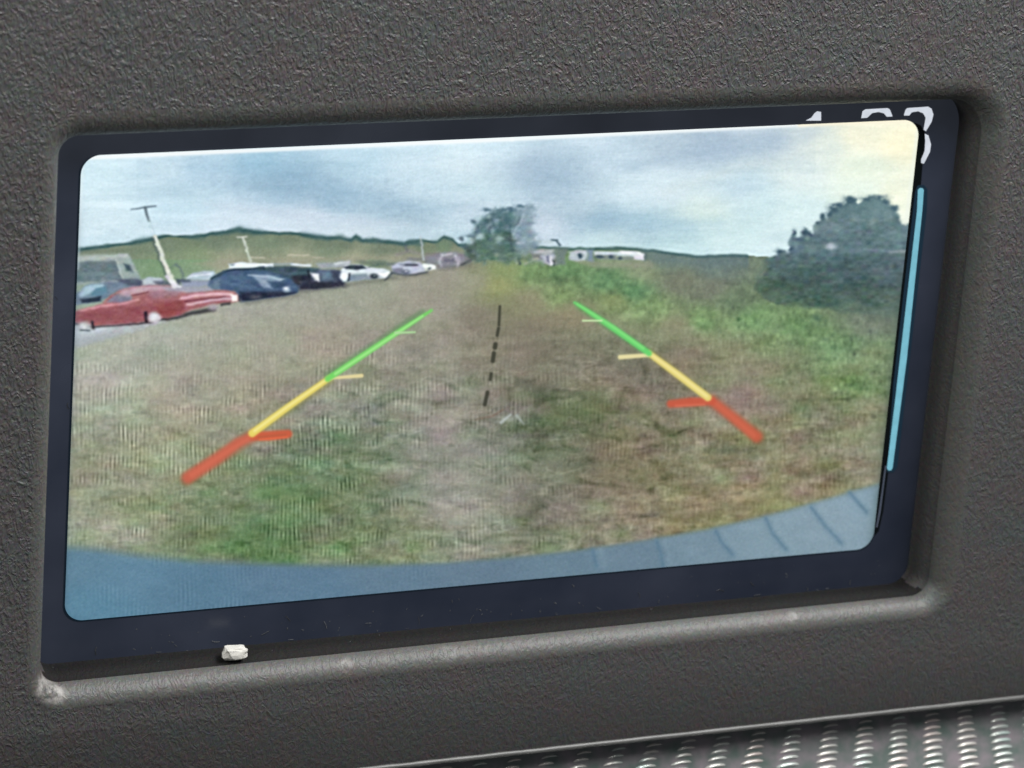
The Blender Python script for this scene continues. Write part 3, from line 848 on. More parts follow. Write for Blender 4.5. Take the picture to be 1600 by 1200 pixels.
blob(538, 431, 5.5, 4.6, (232, 234, 242), 1, 0.45)
line([(546, 428), (545, 438)], 2.6, (40, 48, 60), 1.2, alpha=0.85)
line([(576, 418), (592, 413)], 1.6, (92, 110, 106), 1.0, alpha=0.7)
poly([(594, 428), (610, 425), (611, 430), (600, 435)], (236, 242, 240), 1.2)
line([(602, 437), (612, 428)], 3.4, (64, 78, 84), 1.4, alpha=0.8)
LILAC = region('pictured_silver_car', 'silver lilac car right of the white coupe in the picture')
poly([(612, 416), (622, 410), (640, 408), (656, 410), (664, 416), (664, 425), (650, 428), (630, 429), (614, 424)], (182, 190, 210), 1.5, LILAC)
poly([(622, 412), (648, 411), (654, 415), (630, 416)], (132, 140, 160), 1.3, alpha=0.9)
line([(634, 414), (652, 414)], 1.8, (78, 84, 100), 1.0, alpha=0.9)
poly([(614, 420), (628, 418), (632, 428), (616, 426)], (112, 122, 142), 1.6, alpha=0.8)
blob(634, 425, 5.5, 3.2, (96, 102, 126), 0.9, 0.5)
blob(635, 424, 2.4, 1.4, (196, 200, 214), 0.8, 0.5)
line([(612, 426), (630, 430), (650, 429), (668, 425)], 2.6, (70, 80, 92), 1.4, alpha=0.8)
WHT2 = region('pictured_white_car', 'small white car nose near the far end of the parked row')
poly([(660, 412), (672, 411), (681, 416), (681, 421), (672, 423), (664, 422)], (222, 230, 226), 1.2, WHT2)
blob(670, 420, 3, 1.8, (92, 104, 116), 0.8, 0.5)
FARC = region('pictured_far_cars', 'grey mauve vehicles at the far end of the row by the big tree')
poly([(664, 402), (680, 396), (700, 393), (722, 396), (738, 400), (738, 408), (724, 415), (706, 418), (684, 420), (680, 414), (666, 412)], (138, 140, 150), 2.4, FARC, wob=0.8)
line([(690, 398), (686, 408), (690, 417)], 3.5, (178, 180, 192), 1.6, alpha=0.8)
line([(712, 400), (716, 408), (716, 416)], 3.6, (192, 186, 200), 1.5, alpha=0.85)
line([(692, 399), (706, 397)], 3.0, (186, 188, 196), 1.6, alpha=0.8)
poly([(694, 404), (710, 404), (710, 409), (694, 409)], (106, 108, 128), 1.6, alpha=0.8)
line([(722, 414), (740, 403)], 3.4, (72, 80, 86), 2.0, alpha=0.8)
line([(666, 398), (680, 396)], 3.5, (118, 110, 116), 2.0, alpha=0.5)
line([(620, 398), (640, 392), (656, 396)], 4, (146, 140, 144), 2.5, alpha=0.6)
line([(634, 384), (636, 392)], 3, (92, 96, 108), 1.8, alpha=0.6)
for (a, b_) in (((540, 446), (470, 456)), ((620, 434), (545, 445)), ((668, 427), (630, 433)), ((735, 414), (690, 421)), ((468, 462), (385, 474))):
    line([a, b_], 4.5, (92, 92, 88), 3.2, alpha=0.40)

RED = region('pictured_red_car', 'old red two-door car, nearest in the parked row of the picture')
poly([(112, 488), (124, 484), (145, 480), (160, 474), (172, 462), (186, 454), (205, 449), (224, 446), (262, 447), (282, 452), (300, 455), (330, 453),
      (352, 453), (366, 456), (371, 461), (372, 470), (360, 473), (340, 475), (318, 480), (300, 484), (284, 492), (262, 498), (240, 500), (215, 504),
      (180, 507), (150, 509), (124, 506), (112, 500)], (172, 102, 108), 1.8, RED)
poly([(112, 490), (150, 484), (200, 478), (240, 474), (284, 470), (286, 490), (260, 497), (215, 503), (150, 508), (112, 503)], (158, 84, 92), 3.2, alpha=0.8)
poly([(244, 476), (268, 472), (286, 470), (288, 488), (262, 494), (248, 492)], (158, 74, 70), 3.0, alpha=0.7)
poly([(168, 472), (180, 460), (200, 455), (206, 462), (206, 470), (188, 473)], (128, 128, 148), 1.8)
poly([(188, 455), (224, 447), (262, 448), (262, 452), (222, 455), (190, 460)], (196, 160, 174), 2.6)
poly([(226, 456), (262, 450), (284, 456), (276, 464), (240, 466)], (168, 126, 138), 3.0, alpha=0.85)
poly([(250, 449), (285, 448), (328, 449), (332, 454), (296, 457), (262, 454)], (166, 164, 182), 2.6)
poly([(182, 458), (206, 450), (250, 448), (262, 453), (226, 456), (200, 464)], (190, 158, 172), 2.6, alpha=0.75)
line([(126, 486), (160, 478), (196, 474), (214, 468)], 3.0, (222, 156, 164), 1.8, alpha=0.75)
line([(206, 462), (232, 457)], 1.8, (120, 56, 70), 1.0, alpha=0.7)
line([(284, 466), (310, 461), (340, 459), (362, 460)], 5.0, (224, 172, 184), 2.0, alpha=0.95)
line([(290, 471), (320, 467), (352, 464)], 2.0, (130, 66, 82), 1.2, alpha=0.85)
line([(294, 476), (320, 471), (350, 467), (364, 467)], 3.6, (214, 176, 190), 1.6, alpha=0.9)
poly([(360, 460), (370, 461), (371, 470), (362, 471)], (236, 222, 218), 1.2)
line([(373, 462), (374, 470)], 2.4, (48, 48, 64), 1.0)
line([(116, 506), (150, 511), (200, 507), (238, 504)], 2.6, (74, 60, 68), 1.5, alpha=0.85)
line([(252, 500), (276, 497), (300, 489), (334, 483)], [3, 4, 6, 7], (58, 58, 60), 1.8, alpha=0.9)
line([(346, 477), (358, 474)], 4.0, (62, 60, 62), 1.5, alpha=0.9)
blob(333, 480, 6, 4.5, (178, 168, 178), 0.9, 0.6)
line([(228, 489), (229, 502)], 5.0, (58, 40, 52), 1.2)
line([(144, 504), (146, 512)], 5.0, (58, 52, 62), 1.4)
blob(241, 496, 9.5, 8.5, (196, 192, 200), 1, 0.30)
blob(241, 496, 5.0, 4.5, (222, 222, 228), 0.9, 0.5)
blob(132, 510, 9.5, 7.5, (176, 182, 188), 1, 0.35)
blob(131, 510, 4.5, 3.5, (208, 212, 216), 0.8, 0.6)
line([(126, 516), (140, 516)], 1.8, (74, 84, 92), 1.0, alpha=0.8)

# --- light poles
POLE = region('pictured_light_pole', 'tall leaning light pole above the red car in the picture')
line([(205, 327), (215, 326), (226, 324), (243, 322)], [1.4, 2.2, 3.2, 2.4], (112, 132, 146), 1.2, POLE, alpha=0.95)
line([(227, 325), (230, 338), (233, 345)], [5, 4, 3.4], (104, 122, 132), 1.2, POLE, alpha=0.95)
line([(233, 345), (237, 358), (241, 370)], [2.6, 2.2, 2.2], (158, 184, 196), 1.6, POLE, alpha=0.7)
line([(238, 372), (252, 408), (264, 440)], [4, 5, 5], (66, 84, 86), 1.5, alpha=0.65)
line([(242, 370), (256, 408), (266, 432), (272, 445)], [6, 7, 8, 10], (206, 212, 200), 1.3, POLE)
line([(260, 432), (272, 446), (282, 448)], [5, 8, 4], (212, 212, 222), 1.5, POLE, alpha=0.8)
POLE2 = region('pictured_light_pole', 'short pale pole behind the white van roof in the picture')
line([(371, 371), (385, 370)], 2.2, (188, 196, 184), 1.0, POLE2)
line([(379, 371), (384, 386), (391, 408)], [3.6, 4.4, 5], (186, 196, 180), 1.1, POLE2)
POLE3 = region('pictured_light_pole', 'thin faint pole above the silver car in the picture')
line([(656, 370), (659, 384), (662, 406)], [1.8, 2.2, 2.6], (182, 194, 200), 1.2, POLE3, alpha=0.9)

# --- trailers right of the tree
TR1 = region('pictured_trailer', 'grey white trailer nearest the big tree in the picture')
poly([(828, 392), (846, 389), (868, 389), (870, 412), (862, 415), (846, 410), (832, 408)], (158, 166, 170), 1.8, TR1, wob=0.5)
poly([(834, 392), (864, 390), (864, 396), (836, 397)], (186, 192, 196), 1.6, alpha=0.8)
poly([(830, 397), (846, 397), (848, 404), (832, 404)], (110, 112, 116), 2.0, alpha=0.7)
poly([(845, 400), (866, 398), (863, 413), (850, 411)], (184, 190, 204), 1.6, alpha=0.9)
line([(856, 401), (857, 408)], 3.2, (104, 112, 136), 1.4)
line([(861, 402), (861, 413)], 2.6, (218, 220, 226), 1.0)
line([(866, 408), (866, 414)], 2.6, (50, 62, 64), 1.2)
line([(820, 412), (832, 406), (840, 404)], 2.6, (190, 196, 176), 1.4, alpha=0.85)
line([(806, 398), (807, 412)], 2.2, (190, 194, 186), 1.2, alpha=0.7)
line([(811, 397), (812, 412)], 3.6, (62, 76, 82), 1.5, alpha=0.9)
poly([(836, 376), (862, 374), (868, 382), (838, 383)], (188, 206, 210), 2.2, alpha=0.6)
line([(862, 375), (870, 376), (874, 383)], [2, 3.6, 3.6], (74, 98, 108), 1.3, alpha=0.95)
poly([(868, 388), (888, 388), (882, 402), (884, 413), (868, 414)], (112, 128, 124), 2.2, alpha=0.95, wob=0.6)
TR2 = region('pictured_trailer', 'small white trailer with one dark window in the picture')
poly([(889, 394), (900, 391), (918, 391), (917, 407), (903, 409), (890, 406)], (186, 200, 206), 1.6, TR2)
poly([(900, 392), (916, 392), (914, 397), (902, 396)], (214, 222, 232), 1.6, alpha=0.8)
blob(906.5, 400, 3.2, 3.8, (58, 82, 100), 1, 0.5)
poly([(918, 390), (927, 390), (927, 410), (918, 409)], (128, 148, 172), 1.8, alpha=0.9)
TR3 = region('pictured_trailer', 'long white trailers at the right of the far row in the picture')
poly([(928, 393), (964, 393), (968, 392), (996, 393), (1006, 397), (1006, 407), (994, 406), (990, 402), (966, 400), (930, 399)], (204, 218, 226), 1.3, TR3)
poly([(968, 392), (1000, 394), (1002, 398), (970, 397)], (236, 240, 242), 1.4)
poly([(988, 398), (1005, 397), (1005, 405), (990, 405)], (224, 220, 230), 1.5)
poly([(929, 399), (962, 398), (964, 402), (988, 401), (988, 406), (934, 405)], (138, 148, 148), 2.0, alpha=0.9)
for (x, y, rx, ry) in ((937, 401, 6, 2.4), (955, 401.5, 4.2, 2.8), (969, 403, 3, 2.4)):
    blob(x, y, rx, ry, (64, 84, 96), 0.95, 0.5)
line([(1008, 396), (1008, 407)], 2.6, (92, 108, 112), 1.4, alpha=0.8)
poly([(900, 409), (935, 407), (1000, 408), (1016, 408), (1022, 416), (990, 419), (930, 418)], (150, 154, 134), 3.0, alpha=0.7, wob=1.5)

# --- the two trees: many small leaf clumps with gaps
def clumps(shape, color, n_, size, seed, reg, alpha=0.8, jit=14, hole=0.0):
    r = np.random.default_rng(seed)
    xs = [p[0] for p in shape]; ys = [p[1] for p in shape]
    k = 0
    while k < n_:
        x = r.uniform(min(xs), max(xs)); y = r.uniform(min(ys), max(ys))
        ins = False
        for i in range(len(shape)):
            x1, y1 = shape[i]; x2, y2 = shape[(i + 1) % len(shape)]
            if (y1 > y) != (y2 > y) and x < (x2 - x1) * (y - y1) / (y2 - y1) + x1: ins = not ins
        k += 1
        if not ins: continue
        s = size * r.uniform(0.5, 1.3)
        c_ = np.array(color) + r.normal(0, jit, 1) + r.normal(0, jit * 0.3, 3)
        blob(x, y, s * r.uniform(0.8, 1.3), s, tuple(c_), alpha * r.uniform(0.6, 1), 0.8, reg, r.uniform(0, 3), wob=0.35)

TREE = region('pictured_tree', 'ragged tree in the middle of the horizon in the picture')
poly([(746, 352), (757, 340), (770, 330), (790, 326), (806, 330), (812, 345), (806, 362), (804, 386), (808, 404), (780, 407), (742, 404), (730, 392), (727, 384), (736, 376), (745, 372)],
     (118, 146, 154), 4.0, TREE, alpha=0.80, wob=4.0)
poly([(806, 330), (820, 320), (832, 322), (834, 338), (824, 352), (838, 366), (842, 378), (836, 392), (820, 404), (804, 404), (802, 370), (812, 350)],
     (136, 160, 176), 4.5, TREE, alpha=0.72, wob=4.0)
clumps([(746, 352), (757, 340), (770, 330), (800, 328), (806, 345), (800, 404), (742, 404), (730, 385)], (80, 110, 116), 200, 4.6, 51, TREE, 0.7)
clumps([(748, 372), (800, 365), (802, 406), (738, 404), (728, 388)], (82, 112, 102), 130, 5.0, 52, TREE, 0.7, 9)
clumps([(804, 332), (830, 322), (834, 345), (838, 388), (808, 402)], (126, 150, 162), 110, 4.2, 53, TREE, 0.5, 9)
for (x, y, rx, ry) in ((760, 328, 6, 3.2), (797, 327, 8, 3.4), (741, 346, 4.5, 3), (733, 369, 6.5, 3), (722, 374, 4, 4), (746, 362, 4, 6), (812, 322, 5, 2.6)):
    blob(x, y, rx, ry, (78, 108, 124), 0.85, 0.6, TREE, wob=0.3)
for (x, y, rx, ry, a) in ((750, 369, 5.5, 4.6, 0.9), (734, 376, 6.5, 4.8, 0.9), (803, 363, 3.2, 5.5, 0.9), (779, 374, 6, 5.5, 0.65), (770, 361, 3, 5, 0.5), (764, 338, 3.5, 3, 0.6), (748, 341, 7, 3.2, 0.6), (775, 345, 3, 6, 0.3)):
    blob(x, y, rx, ry, (176, 204, 210), a, 0.6, wob=0.2)
line([(796, 366), (797, 376), (801, 392)], [2, 3, 4], (66, 88, 92), 1.5, alpha=0.8)
line([(812, 340), (806, 352), (802, 362)], 2.6, (74, 98, 112), 1.8, alpha=0.6)
line([(818, 338), (811, 350), (806, 358)], 2.2, (178, 196, 210), 1.6, alpha=0.6)
blob(776, 399, 3, 3, (158, 172, 156), 0.8, 0.6)
poly([(730, 396), (800, 392), (830, 398), (850, 412), (800, 410), (740, 408)], (98, 124, 98), 5.0, TREE, alpha=0.55, wob=2.5)

HEDGE = region('pictured_tree', 'large rounded dark tree at the right edge of the picture')
hd = [(1196, 404), (1214, 398), (1217, 391), (1230, 392), (1234, 378), (1236, 368), (1241, 362), (1246, 372), (1254, 366), (1258, 359), (1270, 366), (1274, 350),
      (1281, 342), (1286, 335), (1292, 342), (1296, 328), (1306, 320), (1319, 321), (1323, 312), (1329, 309), (1337, 313), (1340, 318), (1350, 311), (1362, 305),
      (1382, 311), (1390, 320), (1400, 322), (1401, 332), (1407, 340), (1410, 350), (1450, 352), (1450, 500), (1400, 498), (1340, 492), (1290, 488), (1250, 482), (1200, 472), (1178, 450), (1180, 420)]
poly(hd, (88, 114, 120), 2.0, HEDGE, wob=1.6)
IMGh = field([(1220, 410, (90, 114, 118)), (1300, 345, (108, 134, 144)), (1370, 335, (112, 140, 148)), (1400, 370, (112, 138, 148)), (1300, 385, (100, 126, 138)),
              (1350, 380, (100, 126, 136)), (1230, 385, (104, 130, 146)), (1250, 430, (76, 100, 102)), (1330, 420, (78, 102, 108)), (1390, 420, (92, 112, 120)),
              (1220, 450, (80, 104, 94)), (1280, 470, (70, 98, 90)), (1340, 470, (80, 104, 98)), (1390, 480, (96, 116, 108)), (1190, 460, (92, 116, 98)), (1190, 420, (92, 114, 112))], 22)
slh = box(hd, 8)
dh = sd_poly(hd, slh) + WOB[slh] * 1.6
mh = (1 / (1 + np.exp(np.clip(dh / 1.1, -30, 30))))
softlow = np.clip((496 + 8 * vnoise(24, 10, 61)[slh] - yy[slh]) / 22, 0, 1) * np.clip((xx[slh] - 1172 - 10 * vnoise(20, 20, 62)[slh] + np.clip(yy[slh] - 400, 0, 90) * 0.1) / 26, 0, 1)
softlow = np.where(yy[slh] < 408, 1, softlow)
IMGh = IMGh * np.array([0.91, 0.935, 0.915], np.float32)
mh = (mh * softlow)[..., None]
tex = (vnoise(7, 6, 63) * 3.5 + vnoise(16, 12, 64) * 3.5)[slh][..., None]
base_under = (IMG[slh])
# restore the meadow beneath where the tree fades out, then lay the crown
IMG[slh] = (np.where((yy[slh] > hh[:, slh[1]])[..., None], G[slh], sky_img[slh])) * (1 - mh) + (IMGh[slh] + tex) * mh
R_ = REG[slh]; R_[(mh[..., 0] <= 0.5) & (R_ == HEDGE)] = 0; R_[(mh[..., 0] > 0.5)] = HEDGE; REG[slh] = R_
REG[(REG == 0) & (yy < hh)] = SKY
# crisp outer twigs and paler leaf clumps inside the crown
for (x, y, rx, ry) in ((1240, 365, 3, 5), (1257, 362, 4, 4.5), (1268, 368, 5, 2.2), (1245, 375, 7, 2.2), (1285, 338, 3.5, 5), (1276, 348, 3, 3), (1328, 312, 7, 5), (1302, 326, 6, 5),
                       (1352, 311, 6, 3), (1372, 308, 12, 3), (1385, 316, 5, 5), (1396, 325, 5, 4), (1217, 394, 5, 4), (1309, 320, 9, 3), (1296, 334, 4, 5), (1234, 390, 3, 4)):
    blob(x, y, rx, ry, (62, 90, 104), 0.9, 0.7, HEDGE, wob=0.3)
for (x, y, rx, ry, a) in ((1300, 357, 14, 13, 0.5), (1363, 338, 15, 15, 0.45), (1388, 335, 8, 8, 0.75), (1333, 338, 6, 6, 0.5), (1241, 382, 6, 6, 0.6), (1268, 386, 8, 6, 0.5), (1262, 372, 4, 3, 0.8), (1362, 347, 5, 4, 0.6), (1276, 358, 5, 6, 0.6)):
    blob(x, y, rx, ry, (122, 146, 150), a * 0.85, 0.45, wob=0.2)
blob(1298, 385, 6.5, 5.2, (190, 206, 214), 0.95, 0.55)
blob(1297, 386, 10, 8.5, (84, 110, 120), 0.0, 0.5)
line([(1390, 395), (1412, 393)], [3, 6], (168, 178, 184), 2.0, alpha=0.6)
line([(1350, 389), (1380, 392)], 2.6, (126, 148, 156), 1.6, alpha=0.6)
line([(1360, 397), (1412, 397)], 2.0, (84, 106, 114), 1.6, alpha=0.6)

# distinct weeds / marks in the meadow
line([(1132, 443), (1154, 444)], 1.8, (84, 92, 80), 1.2, alpha=0.7)
blob(1154, 499, 3.2, 2.4, (58, 92, 58), 0.8, 0.7)
blob(1276, 497, 6, 5, (70, 100, 84), 0.7, 0.8)
blob(795, 655, 13, 6, (176, 184, 182), 0.55, 0.7, wob=0.5)
line([(783, 660), (798, 648)], [5, 2], (196, 204, 206), 1.6, alpha=0.8)
line([(808, 650), (818, 662)], [5, 1], (188, 198, 198), 1.6, alpha=0.7)
line([(745, 655), (770, 650), (786, 640)], 2.2, (112, 84, 68), 1.8, alpha=0.55)
blob(825, 640, 8, 4, (176, 172, 168), 0.5, 0.8)
for (x, y, rx, ry, c_, a) in ((400, 800, 60, 26, (96, 114, 82), 0.30), (360, 838, 70, 16, (98, 108, 80), 0.30), (500, 770, 70, 18, (92, 118, 78), 0.32), (560, 700, 60, 16, (94, 116, 82), 0.34),
                              (900, 645, 60, 18, (88, 110, 66), 0.45), (860, 720, 50, 20, (104, 116, 90), 0.3), (600, 590, 50, 12, (118, 116, 100), 0.35), (720, 700, 46, 30, (150, 152, 144), 0.42),
                              (670, 760, 46, 26, (146, 148, 136), 0.35), (700, 640, 60, 14, (150, 144, 132), 0.3), (1100, 640, 70, 22, (136, 124, 106), 0.3), (1000, 740, 60, 20, (138, 122, 92), 0.35),
                              (1180, 790, 70, 18, (146, 136, 98), 0.35), (940, 560, 70, 14, (110, 112, 92), 0.3), (820, 555, 50, 18, (130, 116, 102), 0.35), (850, 500, 40, 12, (154, 138, 116), 0.4),
                              (430, 590, 80, 18, (156, 146, 124), 0.3), (300, 560, 90, 14, (146, 152, 134), 0.3), (800, 505, 34, 14, (118, 120, 98), 0.35), (880, 770, 60, 20, (122, 120, 104), 0.35)):
    blob(x, y, rx, ry, c_, a, 1.3, wob=0.55)

# --- bumper of the own vehicle along the bottom
BUMP = region('pictured_bumper', 'blue rear bumper along the bottom of the picture')
curve = [(90, 853), (112, 855), (160, 859), (230, 869), (300, 876), (400, 880), (500, 883), (600, 883), (700, 879), (800, 871), (900, 860), (1000, 845), (1100, 828), (1200, 805), (1280, 783), (1368, 757), (1450, 732)]
bx = np.array([p[0] for p in curve], float); by = np.array([p[1] for p in curve], float)
bl = np.interp(xx[0], bx, by).astype(np.float32)[None, :]
bmask = 1 / (1 + np.exp(np.clip((bl - yy) / (1.5 + 2.0 * np.clip((700 - xx) / 500, 0, 1)), -30, 30)))
bc = field([(130, 880, (90, 130, 156)), (150, 950, (84, 132, 160)), (300, 930, (84, 124, 152)), (450, 900, (88, 122, 150)), (600, 905, (94, 124, 148)), (750, 900, (98, 124, 146)), (900, 890, (100, 128, 148)),
            (1000, 870, (104, 130, 150)), (1100, 855, (116, 142, 160)), (1200, 840, (128, 154, 170)), (1300, 810, (134, 158, 174)), (1350, 790, (134, 160, 178)), (500, 935, (88, 124, 152)), (200, 900, (92, 134, 162))], 50)
bc += (vnoise(30, 12, 71) * 1.6)[..., None] + (np.sin(phase) * np.clip(vnoise(40, 30, 72) * 0.8 + 0.2, 0, 1.4) * 5 * np.clip((800 - xx) / 500, 0, 1))[..., None]
lb = bc.mean(-1, keepdims=True); bc = bc * 0.8 + 0.2 * lb * np.array([0.92, 1.03, 1.05], np.float32)
IMG[:] = IMG * (1 - bmask[..., None]) + bc * bmask[..., None]
REG[bmask > 0.5] = BUMP
edge = (np.exp(-0.5 * ((yy - bl - 1) / 3.0) ** 2) * 0.22)[..., None]
IMG[:] = IMG * (1 - edge) + np.array((98, 116, 104), np.float32) * edge
for pts, w in ((((1119, 831), (1128, 848), (1144, 866)), 7), (((1026, 846), (1032, 862), (1036, 884)), 6), (((1197, 811), (1208, 834), (1228, 858)), 7.5),
               (((1268, 793), (1288, 820), (1314, 848)), 8), (((1328, 770), (1340, 784), (1354, 800)), 7), (((926, 860), (929, 872), (932, 884)), 5)):
    line(list(pts), [w * 0.9] + [w * 0.8] * (len(pts) - 2) + [w * 1.1], (96, 128, 148), 5.0, alpha=0.62)
    line(list(pts), [2.4] * len(pts), (80, 112, 134), 2.6, alpha=0.55)
    line([(p[0] + 12, p[1] - 1) for p in pts], w, (148, 172, 184), 7, alpha=0.30)

# --- sharpening halo and fine grain of the shown picture
def warp(sl, amt, cell, seed, b=0.0):
    """let the small camera's smearing pull outlines about"""
    wx = (vnoise(cell * 1.4, cell * 0.8, seed) * amt)[sl]; wy = (vnoise(cell * 1.6, cell, seed + 1) * amt * 0.55)[sl]
    X = np.clip(xx[sl] - CX0 + wx, 0, CW - 1.01); Y = np.clip(yy[sl] - CY0 + wy, 0, CH - 1.01)
    ix = X.astype(int); iy = Y.astype(int); tx = (X - ix)[..., None]; ty = (Y - iy)[..., None]
    src = blur(IMG, b * 1.5, b * 0.8) if b else IMG
    out = (src[iy, ix] * (1 - tx) + src[iy, ix + 1] * tx) * (1 - ty) + (src[iy + 1, ix] * (1 - tx) + src[iy + 1, ix + 1] * tx) * ty
    return out
slw = (slice(150, 370), slice(0, CW))
W1 = warp(slw, 0.75, 6, 301, 0.55)
fw = (np.clip((yy[slw] - 332) / 12, 0, 1) * np.clip((528 - yy[slw]) / 10, 0, 1))[..., None]
mott = (vnoise(7, 4, 311) * 4.5 + vnoise(16, 7, 312) * 3.5)[slw][..., None] + vnoise(9, 6, 313, 3)[slw] * 2.2
carm = ((REG[slw] > HILL) & (REG[slw] < 40))[..., None]
lw = W1.mean(-1, keepdims=True)
W1 = np.where(carm, W1 * 0.93 + lw * 0.07 + mott, W1)
W1 = np.where((xx[slw] < 745)[..., None] & carm, W1 * 0.90 + lw * 0.10 + 0.20 * (lw - 145), W1)
IMG[slw] = IMG[slw] * (1 - fw) + W1 * fw
soft_ = blur(IMG, 0.9)
IMG[:] = soft_ + 0.85 * (soft_ - blur(soft_, 2.4))
fine = vnoise(1.7, 1.7, 81, 3) * np.array([1.5, 1.1, 1.8], np.float32) + vnoise(3.2, 2.6, 82)[..., None] * 2.4 + vnoise(1.6, 1.6, 86)[..., None] * 2.2
IMG += fine
skym = (REG == SKY)[..., None]
IMG += skym * (vnoise(11, 2.2, 83) * 2.0)[..., None]

# --- parking guide lines drawn over the picture
GL = region('guide_line', 'left guide line going from red through yellow to green')
def halo(pts, w, c_): line(pts, w, c_, 2.5, alpha=0.40)
halo([(392, 680), (515, 594)], 13, (128, 122, 52)); halo([(512, 586), (660, 488)], 10, (70, 128, 72)); halo([(292, 748), (396, 680)], 22, (150, 92, 62))
line([(294, 746), (340, 716), (372, 692), (398, 680)], [18, 17, 15, 13], (202, 96, 74), 3.4, GL, alpha=0.92)
line([(300, 742), (345, 712), (390, 684)], [8, 7, 5], (216, 112, 86), 2.6, GL, alpha=0.6)
line([(396, 681), (420, 681), (450, 678)], [14, 15, 13], (206, 90, 60), 2.2, GL, alpha=0.95)
line([(404, 683), (446, 679)], [3, 3], (164, 92, 62), 1.8, GL, alpha=0.55)
line([(406, 687), (448, 683)], [2, 2], (240, 110, 70), 1.4, GL, alpha=0.8)
line([(394, 677), (450, 636), (516, 590)], [12, 10.5, 8.5], (232, 214, 104), 1.6, GL)
line([(398, 673), (450, 635), (512, 592)], [4, 4, 3], (248, 238, 158), 1.6, GL, alpha=0.8)
line([(516, 591), (540, 589), (565, 587)], [4.5, 5, 6], (232, 218, 160), 1.3, GL)
line([(512, 592), (560, 560), (620, 520), (674, 485)], [9, 9, 7.5, 4], (116, 214, 100), 1.6, GL)
line([(524, 584), (600, 534), (660, 494)], [4, 4, 3], (172, 240, 148), 1.5, GL, alpha=0.8)
line([(618, 520), (648, 519)], [4, 3], (176, 220, 158), 1.2, GL)
GR = region('guide_line', 'right guide line going from red through yellow to green')
halo([(1016, 552), (1108, 622)], 14, (128, 122, 60)); halo([(905, 478), (1012, 550)], 13, (74, 142, 74)); halo([(1114, 626), (1184, 682)], 21, (150, 96, 68))
line([(1112, 626), (1150, 656), (1182, 682)], [13, 15, 17], (200, 92, 66), 3.2, GR, alpha=0.93)
line([(1118, 630), (1178, 680)], [5, 7], (212, 108, 80), 2.8, GR, alpha=0.6)
line([(1048, 631), (1080, 628), (1112, 627)], [12, 14, 12], (202, 88, 62), 2.2, GR, alpha=0.94)
line([(1056, 634), (1100, 632)], [3, 3], (232, 118, 92), 1.6, GR, alpha=0.6)
line([(1014, 552), (1060, 586), (1106, 621)], [9, 11, 11.5], (232, 216, 122), 1.6, GR)
line([(1020, 556), (1064, 588), (1104, 619)], [4, 4, 4], (246, 232, 160), 1.6, GR, alpha=0.8)
line([(969, 558), (1012, 555)], [7, 6], (236, 226, 168), 1.4, GR)
line([(898, 473), (920, 487), (960, 514), (1014, 552)], [4, 6.5, 9, 9], (104, 212, 110), 1.6, GR)
line([(902, 475), (960, 512), (1005, 544)], [2.5, 4, 4], (140, 232, 132), 1.6, GR, alpha=0.7)
line([(911, 501), (940, 501)], [3, 2.6], (206, 236, 178), 1.1, GR)
GC = region('guide_line', 'short black dashed centre line')
for y0, y1, w in ((479, 508, 4.2), (513, 524, 5), (538, 543, 7), (552, 564, 6.5), (584, 593, 5.0), (613, 632, 6.0)):
    xa = np.interp(y0, [478, 510, 550, 590, 635], [781, 779.5, 772, 766.5, 757]); xb_ = np.interp(y1, [478, 510, 550, 590, 635], [781, 779.5, 772, 766.5, 757])
    line([(xa, y0), (xb_, y1)], w, (52, 54, 42), 1.3, GC, alpha=0.92)

# bright rim along the top edge and the upper left side, pale warm in the right corner
def edge_glow(p, q, w, color, alpha):
    line([p, q], w, color, 1.8, alpha=alpha)
edge_glow((140, 246), (800, 217), 7.0, (252, 255, 255), 0.95)
edge_glow((800, 217), (1260, 194), 7.0, (250, 255, 255), 0.95)
edge_glow((1250, 195), (1430, 188), 7.0, (255, 248, 224), 0.95)
edge_glow((129, 256), (122, 420), 2.6, (232, 246, 250), 0.7)
edge_glow((1434, 200), (1415, 350), 5.0, (240, 246, 236), 0.7)
# fades to dim along the right side below the trees
dr = (np.exp(-np.clip((1437 - 75 * (yy - 186) / 670) - xx, 0, 200) / 7.0) * np.clip((yy - 400) / 60, 0, 1))[..., None] * 0.38
IMG[:] = IMG * (1 - dr) + np.array((66, 84, 78), np.float32) * dr
dr = (np.exp(-np.clip(xx - (127 - 27 * (yy - 243) / 728), 0, 200) / 4.0) * np.clip((yy - 300) / 60, 0, 1))[..., None] * 0.30
IMG[:] = IMG * (1 - dr) + np.array((66, 84, 96), np.float32) * dr

IMG[:] = np.clip(IMG, 0, 255)
s_ = IMG / 255.0
LIN = np.where(s_ <= 0.04045, s_ / 12.92, ((s_ + 0.055) / 1.055) ** 2.4).astype(np.float32)

# ---- carry the canvas onto the screen's own grid
HW, HH = 0.050875, 0.0275
NU, NV = 1180, 660
PIC_Y = -0.00012
u = np.linspace(-HW, HW, NU + 1); v = np.linspace(-HH, HH, NV + 1)
UU, VV = np.meshgrid(u, v)
dx, dy, dz = UU - CAM_POS.x, PIC_Y - CAM_POS.y, VV - CAM_POS.z
def dot(a): return dx * a.x + dy * a.y + dz * a.z
zc = dot(FWD)
PXX = 522.727 + F * dot(RIGHT) / zc
PYY = 124.006 + F * dot(DOWN) / zc
fx = np.clip(PXX - CX0, 0, CW - 1.001); fy = np.clip(PYY - CY0, 0, CH - 1.001)
ix = fx.astype(int); iy = fy.astype(int)
tx = (fx - ix)[..., None]; ty = (fy - iy)[..., None]
COLR = (LIN[iy, ix] * (1 - tx) + LIN[iy, ix + 1] * tx) * (1 - ty) + (LIN[iy + 1, ix] * (1 - tx) + LIN[iy + 1, ix + 1] * tx) * ty
